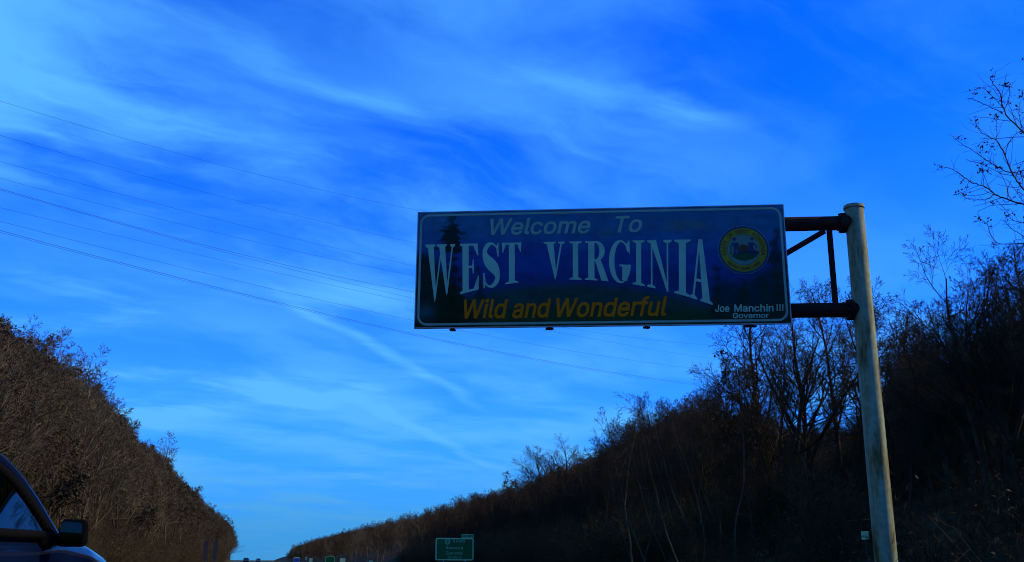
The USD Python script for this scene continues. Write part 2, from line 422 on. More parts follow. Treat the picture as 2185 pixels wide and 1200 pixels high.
# the printed landscape
X, Y, V, F = grid_sheet(SW, SH, 470, 156, 0.001)
C = np.zeros(X.shape + (3,))
vv = Y / SH
for k in range(3):
    C[..., k] = np.interp(vv, [0, 0.18, 0.34, 0.5, 0.68, 0.85, 1.0], [[0.012, 0.012, 0.012, 0.016, 0.02, 0.03, 0.03], [0.06, 0.08, 0.08, 0.075, 0.13, 0.17, 0.16], [0.008, 0.014, 0.10, 0.44, 0.44, 0.40, 0.42]][k])
ridge = lambda pts: Polygon(uvp(pts + [(1700, 720), (870, 720)]))  # noqa: E731
lay(C, X, Y, ridge([(880, 540), (960, 520), (1050, 530), (1130, 515), (1240, 540), (1330, 525), (1440, 545), (1560, 530), (1690, 550)]), (0.012, 0.075, 0.40), 3.0, 0.75, 0.10, 3)
lay(C, X, Y, ridge([(880, 590), (980, 578), (1090, 592), (1200, 575), (1300, 590), (1420, 572), (1540, 590), (1690, 570)]), (0.010, 0.045, 0.27), 3.0, 0.7, 0.10, 5)
lay(C, X, Y, ridge([(880, 660), (985, 636), (1060, 622), (1130, 612), (1215, 606), (1300, 610), (1390, 620), (1450, 634), (1520, 652), (1690, 655)]), (0.012, 0.075, 0.045), 4.0, 0.9, 0.06, 9)
lay(C, X, Y, ridge([(880, 690), (985, 668), (1150, 655), (1300, 650), (1450, 660), (1540, 665), (1690, 660)]), (0.014, 0.06, 0.008), 4.0, 0.85, 0.06, 11)
lay(C, X, Y, ridge([(880, 550), (900, 540), (935, 560), (960, 600), (1000, 640), (1010, 670), (1060, 700), (1000, 715)]).intersection(Polygon(uvp([(870, 400), (1080, 400), (1080, 720), (870, 720)]))), (0.008, 0.030, 0.005), 3.0, 0.94, 0.16, 21)


def spruce(cx, top, base, wide, tiers, seed):
    r = np.random.default_rng(seed)
    parts = [Polygon([(cx - 4, base), (cx + 4, base), (cx + 1, top), (cx - 1, top)])]
    for k in range(tiers):
        f = (k + 0.6) / tiers
        y = top + (base - top) * f
        for s in (-1, 1):
            w = wide * (0.18 + 0.82 * f ** 0.85) * r.uniform(0.7, 1.1)
            parts.append(Polygon([(cx, y - 9 - 7 * f), (cx + s * w * 0.55, y - 1), (cx + s * w, y + 5 + 7 * f * r.uniform(0.2, 1)), (cx + s * w * 0.5, y + 5 + 3 * f), (cx, y + 8)]))
    shape = unary_union([p.buffer(0) for p in parts])
    return affinity_px(shape)


def affinity_px(shape):
    out = []
    for g in getattr(shape, 'geoms', [shape]):
        out.append(Polygon(uvp(g.exterior.coords)))
    return unary_union([p.buffer(0) for p in out])


lay(C, X, Y, spruce(966, 461, 536, 56, 6, 1), (0.006, 0.022, 0.006), 0.8, 0.95, 0.20, 1)
lay(C, X, Y, spruce(968, 520, 690, 66, 8, 2), (0.006, 0.022, 0.004), 1.5, 0.9, 0.26, 2)
lay(C, X, Y, spruce(1026, 566, 640, 22, 4, 5), (0.008, 0.03, 0.02), 1.2, 0.7, 0.10, 4)
for cx, top, base, wide, n, sd in ((1655, 488, 560, 26, 5, 7), (1662, 560, 690, 48, 7, 8), (1535, 560, 690, 30, 6, 12), (1590, 596, 690, 42, 6, 14), (1630, 585, 690, 34, 6, 15)):
    lay(C, X, Y, spruce(cx, top, base, wide, n, sd), (0.008, 0.026, 0.012), 1.6, 0.85, 0.22, sd)
lay(C, X, Y, ridge([(1500, 720), (1520, 640), (1545, 600), (1580, 610), (1620, 590), (1650, 560), (1690, 540)]), (0.008, 0.035, 0.016), 5.0, 0.8, 0.22, 33)
for cx, cy, w, h in ((1468, 480, 46, 7), (1448, 489, 32, 5), (1500, 484, 24, 5), (1300, 497, 22, 5), (1292, 505, 14, 3)):
    e = np.array([(cx + w * math.cos(a), cy + h * math.sin(a)) for a in np.linspace(0, 2 * math.pi, 30)])
    lay(C, X, Y, Polygon(uvp(e)), (0.17, 0.22, 0.24), 2.5, 0.55, 0.10, int(cx))
for cx, cy, w in ((942, 466, 30), (905, 668, 20)):                                              # faint pale blue patches blurred into the print
    e = np.array([(cx + w * math.cos(a), cy + w * 0.5 * math.sin(a)) for a in np.linspace(0, 2 * math.pi, 30)])
    lay(C, X, Y, Polygon(uvp(e)), (0.10, 0.28, 0.50), 6.0, 0.5, 0.10, int(cx))
speck = 0.70 + 0.6 * meshkit.fbm(np.stack([X * 6, Y * 10, 0 * X], -1), 4, 40)
C = np.clip(C * speck[..., None] * [0.50, 0.60, 0.40], 0, 1)
p = obj('printed_picture', on_sign(trimesh.Trimesh(V, F, process=False)), painted('sign_print'), SIGN)
colored(p, C.reshape(-1, 3))

M_SIGN_WHITE = mottled('sign_white_film', [(0.25, (0.21, 0.36, 0.21)), (0.5, (0.27, 0.44, 0.26)), (0.75, (0.30, 0.47, 0.28))], scale=2.5, rough=0.6, spec=0.08)
M_SIGN_GREY = mottled('sign_border_film', [(0.3, (0.16, 0.26, 0.17)), (0.7, (0.23, 0.34, 0.23))], scale=2.5, rough=0.6, spec=0.08)
M_SIGN_ORANGE = mottled('sign_orange_film', [(0.3, (0.54, 0.11, 0.002)), (0.7, (0.68, 0.15, 0.003))], scale=2.5, rough=0.6, spec=0.03)
# border line with round corners
outer = shapely.box(0.045, 0.045, SW - 0.045, SH - 0.045).buffer(-0.2).buffer(0.2, quad_segs=10)
obj('border_line', on_sign(extrude(outer.difference(outer.buffer(-0.045)), 0.003)).apply_translation(N3 * 0.0015), M_SIGN_GREY, SIGN)
rim = shapely.box(-0.012, -0.012, SW + 0.012, SH + 0.012).difference(shapely.box(0.006, 0.006, SW - 0.006, SH - 0.006))
obj('edge_trim', on_sign(extrude(rim, 0.062)).apply_translation(N3 * -0.056), M_ALU, SIGN)


# --- the high-contrast serif capitals, each drawn in a box one high
def quad(*p):
    return Polygon(p).buffer(0)


def serif(x, y, w, up, t=0.028, b=0.035):
    """a slab with bracketed corners; up = +1 when the stem rises from it"""
    h = w / 2
    return quad((x - h, y), (x + h, y), (x + h, y + up * t), (x + h * 0.45, y + up * (t + b)), (x - h * 0.45, y + up * (t + b)), (x - h, y + up * t))


def thick_path(pts, widths):
    pts = np.array(pts, float); t = np.gradient(pts, axis=0); t /= np.linalg.norm(t, axis=1, keepdims=True)
    n = np.stack([-t[:, 1], t[:, 0]], 1) * np.array(widths)[:, None] / 2
    polys = [quad(tuple(pts[i] + n[i]), tuple(pts[i + 1] + n[i + 1]), tuple(pts[i + 1] - n[i + 1]), tuple(pts[i] - n[i])) for i in range(len(pts) - 1)]
    polys += [Point(*q).buffer(w / 2, quad_segs=6) for q, w in zip(pts, widths)]
    return unary_union(polys)


def ellipse(cx, cy, rx, ry):
    return affinity.scale(Point(0, 0).buffer(1, quad_segs=24), rx, ry).__class__(affinity.translate(affinity.scale(Point(0, 0).buffer(1, quad_segs=24), rx, ry), cx, cy))


def glyph(ch):
    u = unary_union
    if ch == 'I':
        return u([quad((0.29, 0), (0.71, 0), (0.71, 1), (0.29, 1)), serif(0.5, 0, 1, 1), serif(0.5, 1, 1, -1)])
    if ch == 'T':
        return u([quad((0.36, 0), (0.66, 0), (0.66, 1), (0.36, 1)), serif(0.51, 0, 0.66, 1), quad((0, 0.955), (1, 0.955), (1, 1), (0, 1)),
                  quad((0, 1), (0.02, 0.76), (0.06, 0.76), (0.2, 0.955), (0.2, 1)), quad((1, 1), (0.98, 0.76), (0.94, 0.76), (0.8, 0.955), (0.8, 1))])
    if ch == 'E':
        return u([quad((0.13, 0), (0.46, 0), (0.46, 1), (0.13, 1)), serif(0.25, 0, 0.5, 1), serif(0.25, 1, 0.5, -1), quad((0, 0), (0.98, 0), (0.98, 0.045), (0, 0.045)), quad((0, 0.955), (0.95, 0.955), (0.95, 1), (0, 1)),
                  quad((0.98, 0), (1.0, 0.30), (0.95, 0.30), (0.72, 0.045)), quad((0.95, 1), (0.97, 0.74), (0.92, 0.74), (0.7, 0.955)),
                  quad((0.4, 0.49), (0.66, 0.49), (0.66, 0.535), (0.4, 0.535)), quad((0.62, 0.51), (0.69, 0.67), (0.73, 0.67), (0.73, 0.36), (0.69, 0.36))])
    if ch == 'V':
        return u([quad((0.12, 1), (0.46, 1), (0.60, 0.12), (0.53, 0)), quad((0.80, 1), (0.88, 1), (0.60, 0.10), (0.53, 0), (0.52, 0.08)), serif(0.29, 1, 0.58, -1), serif(0.84, 1, 0.32, -1)])
    if ch == 'W':
        return u([quad((0.06, 1), (0.27, 1), (0.35, 0.12), (0.30, 0)), quad((0.50, 0.86), (0.545, 0.86), (0.34, 0.08), (0.30, 0), (0.29, 0.05)),
                  quad((0.45, 1), (0.66, 1), (0.75, 0.12), (0.70, 0.06)), quad((0.90, 1), (0.945, 1), (0.745, 0.10), (0.70, 0.06), (0.69, 0.1)),
                  serif(0.16, 1, 0.34, -1), serif(0.55, 1, 0.34, -1), serif(0.92, 1, 0.17, -1)])
    if ch == 'A':
        return u([quad((0.38, 1), (0.55, 1), (0.90, 0), (0.56, 0)), quad((0.38, 1), (0.46, 1), (0.19, 0), (0.11, 0)), quad((0.22, 0.30), (0.70, 0.30), (0.70, 0.345), (0.22, 0.345)),
                  serif(0.15, 0, 0.34, 1), serif(0.73, 0, 0.54, 1)])
    if ch == 'N':
        return u([quad((0.155, 0), (0.215, 0), (0.215, 1), (0.155, 1)), quad((0.80, 0.02), (0.86, 0), (0.86, 1), (0.80, 1)), quad((0.10, 1), (0.36, 1), (0.88, 0.0), (0.80, -0.01)),
                  serif(0.17, 0, 0.34, 1), serif(0.16, 1, 0.32, -1), serif(0.83, 1, 0.34, -1)])
    if ch == 'R':
        bowl = ellipse(0.46, 0.745, 0.38, 0.255).difference(ellipse(0.42, 0.745, 0.19, 0.215)).intersection(shapely.box(0.42, 0, 2, 2))
        return u([quad((0.13, 0), (0.40, 0), (0.40, 1), (0.13, 1)), serif(0.26, 0, 0.54, 1), quad((0, 0.955), (0.46, 0.955), (0.46, 1), (0, 1)), quad((0.3, 0.49), (0.5, 0.49), (0.5, 0.532), (0.3, 0.532)), bowl,
                  quad((0.42, 0.51), (0.66, 0.53), (0.98, 0.03), (1.0, 0.0), (0.70, 0.0))])
    if ch == 'G':
        c = ellipse(0.52, 0.5, 0.50, 0.515).difference(ellipse(0.58, 0.5, 0.31, 0.465)).difference(quad((0.62, 0.44), (2, 0.44), (2, 0.74), (0.70, 0.74)))
        return u([c, quad((0.62, 0.06), (0.86, 0.06), (0.86, 0.41), (0.62, 0.41)), serif(0.74, 0.43, 0.5, -1), quad((0.93, 0.70), (0.97, 0.70), (0.95, 1.0), (0.91, 1.0), (0.80, 0.90))])
    if ch == 'S':
        k = np.array([(0.88, 0.74), (0.80, 0.90), (0.54, 0.985), (0.28, 0.93), (0.15, 0.78), (0.26, 0.62), (0.52, 0.50), (0.78, 0.37), (0.85, 0.20), (0.70, 0.06), (0.44, 0.015), (0.20, 0.10), (0.10, 0.27)])
        from scipy.interpolate import CubicSpline
        t = np.arange(len(k)); tt = np.linspace(0, len(k) - 1, 70)
        w = np.interp(tt, t, [0.03, 0.05, 0.05, 0.14, 0.24, 0.30, 0.33, 0.31, 0.25, 0.14, 0.05, 0.05, 0.03])
        return u([thick_path(CubicSpline(t, k)(tt), w), quad((0.86, 0.68), (0.93, 0.68), (0.91, 1.0), (0.87, 1.0), (0.78, 0.9)), quad((0.05, 0.34), (0.12, 0.34), (0.22, 0.10), (0.12, 0.0), (0.07, 0.0))])


def drawn_text(letters, top, bottom):
    """letters: (character, x0, x1); top/bottom: functions x -> y, all in the survey drawing of the sign"""
    out = []
    for ch, x0, x1 in letters:
        g = glyph(ch).buffer(0)
        for poly in getattr(g, 'geoms', [g]):
            poly = shapely.segmentize(poly, 0.06)

            def f(c):
                c = np.array(c); x = x0 + (x1 - x0) * c[:, 0]
                return uvp(np.stack([x, bottom(x) + (top(x) - bottom(x)) * c[:, 1]], 1))
            out.append(Polygon(f(poly.exterior.coords), [f(i.coords) for i in poly.interiors]).buffer(0))
    return out


BIG = [('W', 909, 973), ('E', 984, 1025), ('S', 1032, 1071), ('T', 1075, 1117), ('V', 1165, 1211), ('I', 1220, 1247), ('R', 1254, 1304), ('G', 1304, 1351), ('I', 1355, 1381), ('N', 1386, 1438), ('I', 1443, 1478), ('A', 1476, 1524)]
top_y = lambda x: np.interp(x, [905, 1120, 1530], [524, 519, 512])  # noqa: E731
bot_y = lambda x: 599 + 52 * np.abs((x - 1222) / 300) ** 2.1  # noqa: E731


def lettering(shapes, mat, depth=0.004, parent=SIGN, lift=0.002):
    m = on_sign(cat([extrude(s, depth) for s in shapes])); m.apply_translation(N3 * lift)
    return obj('lettering', m, mat, parent)


for one in BIG:
    m = on_sign(cat([extrude(q, 0.004) for q in drawn_text([one], top_y, bot_y)])); m.apply_translation(N3 * 0.002)
    obj('letter', m, M_SIGN_WHITE, SIGN)


def plain_text(text, x0, x1, base0, base1, cap, mat, slant=0.0, bold=True, fat=0.0, parent=SIGN):
    """sans lettering between x0 and x1 of the survey drawing, base line y base0 to base1, capitals cap tall"""
    m = meshkit.text_mesh(text, 1.0, 0.01, bold=bold)
    v = m.vertices.copy()
    v[:, 0] += slant * v[:, 1]
    v[:, 0] = (v[:, 0] - v[:, 0].min()) / np.ptp(v[:, 0])
    x = x0 + (x1 - x0) * v[:, 0]
    y = base0 + (base1 - base0) * v[:, 0] - cap * v[:, 1]
    P = uvp(np.stack([x, y], 1))
    z = np.where(v[:, 2] > 0.005, 0.006, 0.002)
    m = trimesh.Trimesh(np.c_[P, z], m.faces, process=False)
    return obj('lettering', on_sign(m), mat, parent)


plain_text('Welcome', 1050, 1266, 502, 498, 34, M_SIGN_GREY, 0.22)
plain_text('To', 1319, 1376, 497, 495, 34, M_SIGN_GREY, 0.22)
plain_text('Wild', 992, 1088, 681, 679, 38, M_SIGN_ORANGE, 0.22)
plain_text('and', 1097, 1181, 679, 677, 38, M_SIGN_ORANGE, 0.22)
plain_text('Wonderful', 1192, 1428, 677, 673, 38, M_SIGN_ORANGE, 0.22)
plain_text('Joe', 1529, 1559, 665, 665, 14, M_SIGN_WHITE, 0.0)
plain_text('Manchin', 1569, 1651, 664.5, 663.5, 14, M_SIGN_WHITE, 0.0)
for x in (1657.5, 1663.2, 1669):
    lettering([Polygon(uvp([(x, 663), (x + 2.3, 663), (x + 2.3, 649), (x, 649)]))], M_SIGN_WHITE)
plain_text('Governor', 1566, 1641, 678, 677, 10, M_SIGN_WHITE, 0.0)

# --- the round seal
sc, sr = np.array(uv(1589., 535.)), 0.505
SEAL = obj('seal', on_sign(cat([trimesh.creation.annulus(0.0001, sr, 0.004, sections=64)]).apply_translation([sc[0], sc[1], 0.004])), M_SIGN_GREY, SIGN)
X, Y, V, F = grid_sheet(2 * sr, 2 * sr, 150, 150, 0.0075)
xx, yy = (X - sr) / sr, (Y - sr) / sr
C = np.zeros(X.shape + (3,)) + np.array([0.06, 0.16, 0.34])
disc = lambda r: Point(0, 0).buffer(r, quad_segs=32)  # noqa: E731
lay(C, xx, yy, disc(0.965), (0.015, 0.06, 0.13), 0.6)
lay(C, xx, yy, disc(0.90), (0.42, 0.32, 0.025), 0.6)
lay(C, xx, yy, disc(0.645), (0.03, 0.10, 0.06), 0.6)
lay(C, xx, yy, disc(0.625), (0.20, 0.29, 0.27), 0.8)
mound = Polygon([(-0.48, -0.28), (-0.40, -0.16), (-0.15, -0.12), (0.1, -0.04), (0.42, -0.02), (0.60, -0.10), (0.5, -0.28), (0.3, -0.40), (0, -0.47), (-0.3, -0.40)])
lay(C, xx, yy, mound, (0.02, 0.09, 0.025), 0.8, 0.95, 0.05, 3)
lay(C, xx, yy, Polygon([(-0.40, -0.16), (-0.05, 0.0), (0.3, -0.02), (0.55, -0.08), (0.5, -0.16), (0, -0.14)]), (0.012, 0.03, 0.05), 0.8, 0.9, 0.05, 4)
lay(C, xx, yy, Polygon([(-0.20, -0.05), (-0.17, 0.17), (-0.05, 0.22), (0.12, 0.20), (0.19, 0.10), (0.20, -0.05)]), (0.16, 0.06, 0.025), 0.8, 0.95, 0.04, 5)


def figure(x, s, lean):
    return unary_union([Point(x + lean * 0.05, 0.40 * s + 0.03).buffer(0.065), quad((x - 0.12, 0.30), (x + 0.12, 0.30), (x + 0.09, 0.04), (x - 0.09, 0.04)), quad((x - 0.10, 0.08), (x + 0.01, 0.08), (x - 0.03, -0.22), (x - 0.12, -0.22)),
                        quad((x, 0.08), (x + 0.10, 0.08), (x + 0.14, -0.22), (x + 0.04, -0.22)), LineString([(x + lean * 0.09, 0.27), (x + lean * 0.22, 0.14), (x + lean * 0.20, 0.05)]).buffer(0.028),
                        quad((x - 0.11 + lean * .05, 0.44), (x + 0.11 + lean * .05, 0.44), (x + 0.06 + lean * .05, 0.50), (x - 0.06 + lean * .05, 0.50))])


lay(C, xx, yy, figure(-0.29, 1.0, -1), (0.03, 0.05, 0.16), 0.7, 0.95)
lay(C, xx, yy, figure(0.29, 1.0, 1), (0.03, 0.05, 0.16), 0.7, 0.95)
lay(C, xx, yy, LineString([(-0.50, -0.2), (-0.47, 0.12), (-0.43, 0.3)]).buffer(0.035), (0.04, 0.16, 0.05), 0.8, 0.9, 0.06, 8)
keep = np.hypot(xx, yy)[..., None].reshape(-1) <= 0.995
fm = keep[F].all(1)
used = np.unique(F[fm]); remap = np.full(len(V), -1); remap[used] = np.arange(len(used))
m = trimesh.Trimesh(V[used] + [sc[0] - sr, sc[1] - sr, 0.002], remap[F[fm]], process=False)
p = obj('emblem', on_sign(m), painted('seal_print', 0.5), SEAL)
colored(p, np.clip(C * [0.6, 0.6, 0.45], 0, 1).reshape(-1, 3)[used])
M_SEAL_RED = simple('seal_letter_film', (0.20, 0.05, 0.012), 0.6, 0.2)


def ring_text(text, r, mid_deg, span_deg, h, outward):
    parts = []
    n = len(text)
    for i, ch in enumerate(text):
        if ch == ' ':
            continue
        g = meshkit.text_mesh(ch, h, 0.003, bold=True)
        g.apply_translation([-g.bounds[:, 0].mean(), -h / 2, 0])
        a = mid_deg + (0.5 - (i + 0.5) / n) * span_deg * (1 if outward else -1)
        g.apply_transform(trimesh.transformations.rotation_matrix(math.radians(a - 90 if outward else a + 90), [0, 0, 1]))
        g.apply_translation([r * math.cos(math.radians(a)), r * math.sin(math.radians(a)), 0])
        parts.append(g)
    m = cat(parts); m.apply_translation([sc[0], sc[1], 0.0115])
    return obj('ring_lettering', on_sign(m), M_SEAL_RED, SEAL)


ring_text('STATE OF WEST VIRGINIA', sr * 0.77, 90, 215, 0.072, True)
ring_text('MONTANI SEMPER LIBERI', sr * 0.77, 270, 100, 0.05, False)

# --- stringers behind the panel, their feet showing below it
M_RUST = mottled('brown_weathering_steel', [(0.25, (0.012, 0.008, 0.006)), (0.5, (0.028, 0.013, 0.009)), (0.75, (0.06, 0.024, 0.014))], scale=3.5, rough=0.85, spec=0.08, bump=0.15)
M_DARK = mottled('dark_painted_steel', [(0.3, (0.02, 0.02, 0.022)), (0.7, (0.045, 0.042, 0.04))], scale=5.0, rough=0.7)
for x, w in ((966, 0.12), (1177, 0.16), (1385, 0.14), (1604, 0.26)):
    u0 = float(uv(np.array(x), np.array(695.0))[0])
    web = box(0.02, SH + 0.03, 0.11, (u0, SH / 2 - 0.025, -0.112))
    fl = box(w * 0.55, SH + 0.02, 0.016, (u0, SH / 2 - 0.020, -0.0605))
    clip = box(w, 0.024, 0.12, (u0, -0.026, -0.110), 0.006)
    bolt = box(0.05, 0.02, 0.05, (u0 + 0.02, -0.046, -0.09), 0.005)
    obj('stringer', on_sign(cat([web, fl, clip, bolt])), M_DARK, SIGN)

# --- the pole and the two arms: one welded cantilever, a thing of its own that carries the sign
BACK = 0.33


def back_plane(x, y, off=BACK):
    v = RGT * (x - 1092.5) / 2140 - UPV * (y - 600) / 2140 + FWD
    o = ORG - N3 * off
    return EYE + v * ((o - EYE) @ N3) / (v @ N3)


top_c, low_c = back_plane(1822, 445), back_plane(1880, 1080)
pole_xy = (top_c[:2] + low_c[:2]) / 2
POLE = thing('cantilever_sign_pole', 'rust-streaked round steel pole with two arms carrying the welcome sign', 'sign pole', (pole_xy[0], pole_xy[1], 0))
ORGP = np.array([pole_xy[0], pole_xy[1], 0.0])
POLE_TOP = float(top_c[2])
M_POLE = usdkit.material(stage, '/World/Looks/weathered_galvanised_pole', {
    'g': ('geometry', {}), 'm1': ('mapping', {'scale': (5, 5, 0.9)}), 'n1': ('noise_texture', {'scale': 1.0, 'detail': 6.0, 'roughness': 0.6}),
    'r1': ('rgb_ramp', {'ramp': [(0.40, (0.22, 0.27, 0.17)), (0.52, (0.19, 0.21, 0.115)), (0.61, (0.13, 0.105, 0.038)), (0.71, (0.06, 0.038, 0.013))]}),
    'n2': ('noise_texture', {'scale': 9.0, 'detail': 6.0}), 'r2': ('map_range', {'from_min': 0.3, 'from_max': 0.7, 'to_min': 0.8, 'to_max': 1.15}), 'h': ('hsv', {}),
    'b': ('bump', {'strength': 0.15, 'distance': 0.01}),
    'p': ('principled_bsdf', {'roughness': 0.75, 'specular_ior_level': 0.08})},
    [('g.position', 'm1.vector'), ('m1.vector', 'n1.vector'), ('n1.fac', 'r1.fac'), ('r1.color', 'h.color'), ('g.position', 'n2.vector'), ('n2.fac', 'r2.value'), ('r2.result', 'h.value'), ('h.color', 'p.base_color'), ('n2.fac', 'b.height'), ('b.normal', 'p.normal')], surface='p.BSDF')


def pole_part(name, mesh, mat, smooth=35):
    mesh = mesh.copy(); mesh.apply_translation(-ORGP)
    return obj(name, mesh, mat, POLE, smooth=smooth)


PR = 0.192
base = ORGP + [0, 0, float(ground_at(pole_xy[0], pole_xy[1])) - 0.05]
pole_part('post', rod(base, ORGP + [0, 0, POLE_TOP], PR + 0.018, 40, PR - 0.004), M_POLE)
pole_part('post_cap', rod(ORGP + [0, 0, POLE_TOP - 0.01], ORGP + [0, 0, POLE_TOP + 0.055], PR + 0.016, 40, PR + 0.006), M_POLE)
pole_part('base_plate', box(0.8, 0.8, 0.06, base + [0, 0, 0.14], 0.01), M_POLE, False)
pole_part('footing', rod(base - [0, 0, 0.4], base + [0, 0, 0.11], 0.55, 32), mottled('concrete', [(0.3, (0.25, 0.24, 0.22)), (0.7, (0.38, 0.37, 0.34))], scale=4.0, rough=0.9))
za = float(back_plane(1745, 477.5)[2]); zb = float(back_plane(1745, 662.5)[2])
AR = 0.146
far_u = -(SW + (pole_xy - ORG[:2]) @ U3[:2] - SW) + 0.25
end = lambda z, u: np.array([*(pole_xy + U3[:2] * u), z])  # noqa: E731
for z in (za, zb):
    pole_part('arm', rod(end(z, -PR + 0.03), end(z, far_u), AR, 28), M_RUST)
    pole_part('flange', rod(end(z, -PR - 0.005), end(z, -PR - 0.055), 0.205, 28), M_RUST)
    pole_part('flange', rod(end(z, -PR - 0.063), end(z, -PR - 0.11), 0.205, 28), M_RUST)
    pole_part('collar', cat([rod(end(z, -PR - 0.01) , end(z, -0.02), 0.165, 24)]), M_RUST)
    a = np.arange(8) * math.pi / 4 + 0.2
    nuts = [rod(end(z, -PR - 0.002) + math.cos(q) * 0.178 * np.array([-U3[1], U3[0], 0]) + [0, 0, 0.178 * math.sin(q)], end(z, -PR - 0.14) + math.cos(q) * 0.178 * np.array([-U3[1], U3[0], 0]) + [0, 0, 0.178 * math.sin(q)], 0.018, 6) for q in a]
    for nut in nuts:
        pole_part('bolt', nut, M_DARK, False)
xs = [float((back_plane(1776, 570) - ORGP)[:2] @ U3[:2])]
step = float((back_plane(1776, 560)[:2] - back_plane(1480, 560)[:2]) @ U3[:2]) / 1.0
for k in range(3):
    x0 = xs[0] - step * k
    pole_part('web_post', rod(end(zb + AR - 0.02, x0), end(za - AR + 0.02, x0), 0.058, 16), M_RUST)
    if x0 - step > far_u:
        pole_part('web_diagonal', rod(end(za - AR - 0.02, x0 - 0.10), end(zb + AR + 0.0, x0 - step + 0.06), 0.056, 16), M_RUST)

# ------------------------------------------------------------------ trees
def unit(v):
    return v / (np.linalg.norm(v, axis=-1, keepdims=True) + 1e-12)


def at_t(P, t):
    """points, tangents at fraction t (N, M) of polylines P (N, K, 3)"""
    K = P.shape[1]
    x = np.clip(t, 0, 0.9999) * (K - 1); i = x.astype(int); f = (x - i)[..., None]
    n = np.arange(len(P))[:, None]
    return P[n, i] * (1 - f) + P[n, i + 1] * f, unit(P[n, i + 1] - P[n, i])


def shoots(P, R, per, t0, t1, length, angle, up, K, rng, wob=0.10, taper=0.35, rk=0.62, rmin=0.004, droop=0.0):
    N = len(P)
    t = t0 + (t1 - t0) * (np.arange(per)[None, :] + rng.random((N, per))) / per
    p0, tan = at_t(P, t)
    K0 = P.shape[1]
    rx = np.clip(t, 0, 0.999) * (K0 - 1); i = rx.astype(int); f = rx - i
    n = np.arange(N)[:, None]
    r0 = (R[n, i] * (1 - f) + R[n, i + 1] * f) * rk * rng.uniform(0.75, 1.05, (N, per))
    plen = np.linalg.norm(np.diff(P, axis=1), axis=2).sum(1)[:, None]
    L = plen * length * rng.uniform(0.65, 1.2, (N, per)) * (1.05 - 0.55 * (t - t0) / (t1 - t0 + 1e-9))
    ref = np.where(np.abs(tan[..., 2:]) < 0.9, [0, 0, 1.0], [1.0, 0, 0])
    a = unit(np.cross(tan, ref)); b = np.cross(tan, a)
    phi = (np.arange(per)[None, :] * 2.39996 + rng.random((N, 1)) * 6.28 + rng.normal(0, 0.45, (N, per)))[..., None]
    ang = np.radians(rng.normal(angle, 9, (N, per)))[..., None]
    d = unit(np.cos(ang) * tan + np.sin(ang) * (np.cos(phi) * a + np.sin(phi) * b))
    p0, d, L, r0 = p0.reshape(-1, 3), d.reshape(-1, 3), L.reshape(-1, 1), r0.reshape(-1)
    pts = [p0]; p = p0
    for k in range(K - 1):
        p = p + d * L / (K - 1); pts.append(p)
        d = unit(d + rng.normal(0, wob, d.shape) + np.array([0, 0, up]) )
    r = np.maximum(r0[:, None] * np.linspace(1, taper, K)[None, :], rmin)
    return np.stack(pts, 1), r


def stem(H, r, lean, wob, K, rng, start=(0, 0, -0.3), d0=(0, 0, 1.0)):
    d = unit(np.array(d0, float) + np.array([*lean, 0.0])); p = np.array(start, float); pts = [p]
    L = H + (0.3 if start[2] < 0 else 0)
    for k in range(K - 1):
        p = p + d * L / (K - 1); pts.append(p)
        d = unit(d + rng.normal(0, wob, 3) * [1, 1, 0.3] + [0, 0, 0.04])
    P = np.array(pts)
    R = r * (1 - np.linspace(0, 1, K) ** 1.1 * 0.86)
    R[0] *= 1.3
    return P[None], R[None]


def bare_tree(seed, H=10.0, r=0.15, lean=(0, 0), fork=0, t0=0.3, n1=14, l1=0.42, a1=45, up1=0.10, n2=7, l2=0.5, n3=6, l3=0.5, n4=4, l4=0.55, twig=0.006, wob=0.05, leaves=0, leaf=0.07, sides=3):
    rng = np.random.default_rng(seed)
    P0, R0 = stem(H, r, lean, wob, 12, rng)
    main = [(P0, R0, 7)]
    P1, R1 = shoots(P0, R0, n1, t0, 0.98, l1, a1, up1, 7, rng, 0.12, 0.3, 0.62)
    if fork:
        Pf, Rf = shoots(P0, R0, fork, 0.22, 0.45, 0.66, 24, 0.05, 10, rng, 0.06, 0.2, 0.85)
        main.append((Pf, Rf, 6))
        Pq, Rq = shoots(Pf, Rf, max(n1 - 4, 6), 0.3, 0.98, l1 * 1.15, a1, up1, 7, rng, 0.12, 0.3, 0.62)
        P1, R1 = np.vstack([P1, Pq]), np.vstack([R1, Rq])
    P2, R2 = shoots(P1, R1, n2, 0.2, 0.98, l2, 42, 0.07, 5, rng, 0.13, 0.35, 0.66, twig)
    P3, R3 = shoots(P2, R2, n3, 0.15, 1.0, l3, 40, 0.05, 4, rng, 0.15, 0.4, 0.7, twig)
    crown = [tubes(P1, R1, 4 if sides > 3 else 3), tubes(P2, R2, 3), tubes(P3, R3, 3)]
    last = P3
    if n4:
        P4, R4 = shoots(P3, R3, n4, 0.2, 1.0, l4, 38, 0.05, 3, rng, 0.12, 0.5, 0.75, twig)
        crown.append(tubes(P4, R4, 3)); last = P4
    trunk = join([tubes(a, b, s) for a, b, s in main])
    lf = None
    if leaves:
        pick = rng.choice(len(last), min(leaves, len(last)), replace=False)
        lf = leaf_cards(last[pick, -1], leaf, rng)
    return trunk, join(crown), lf


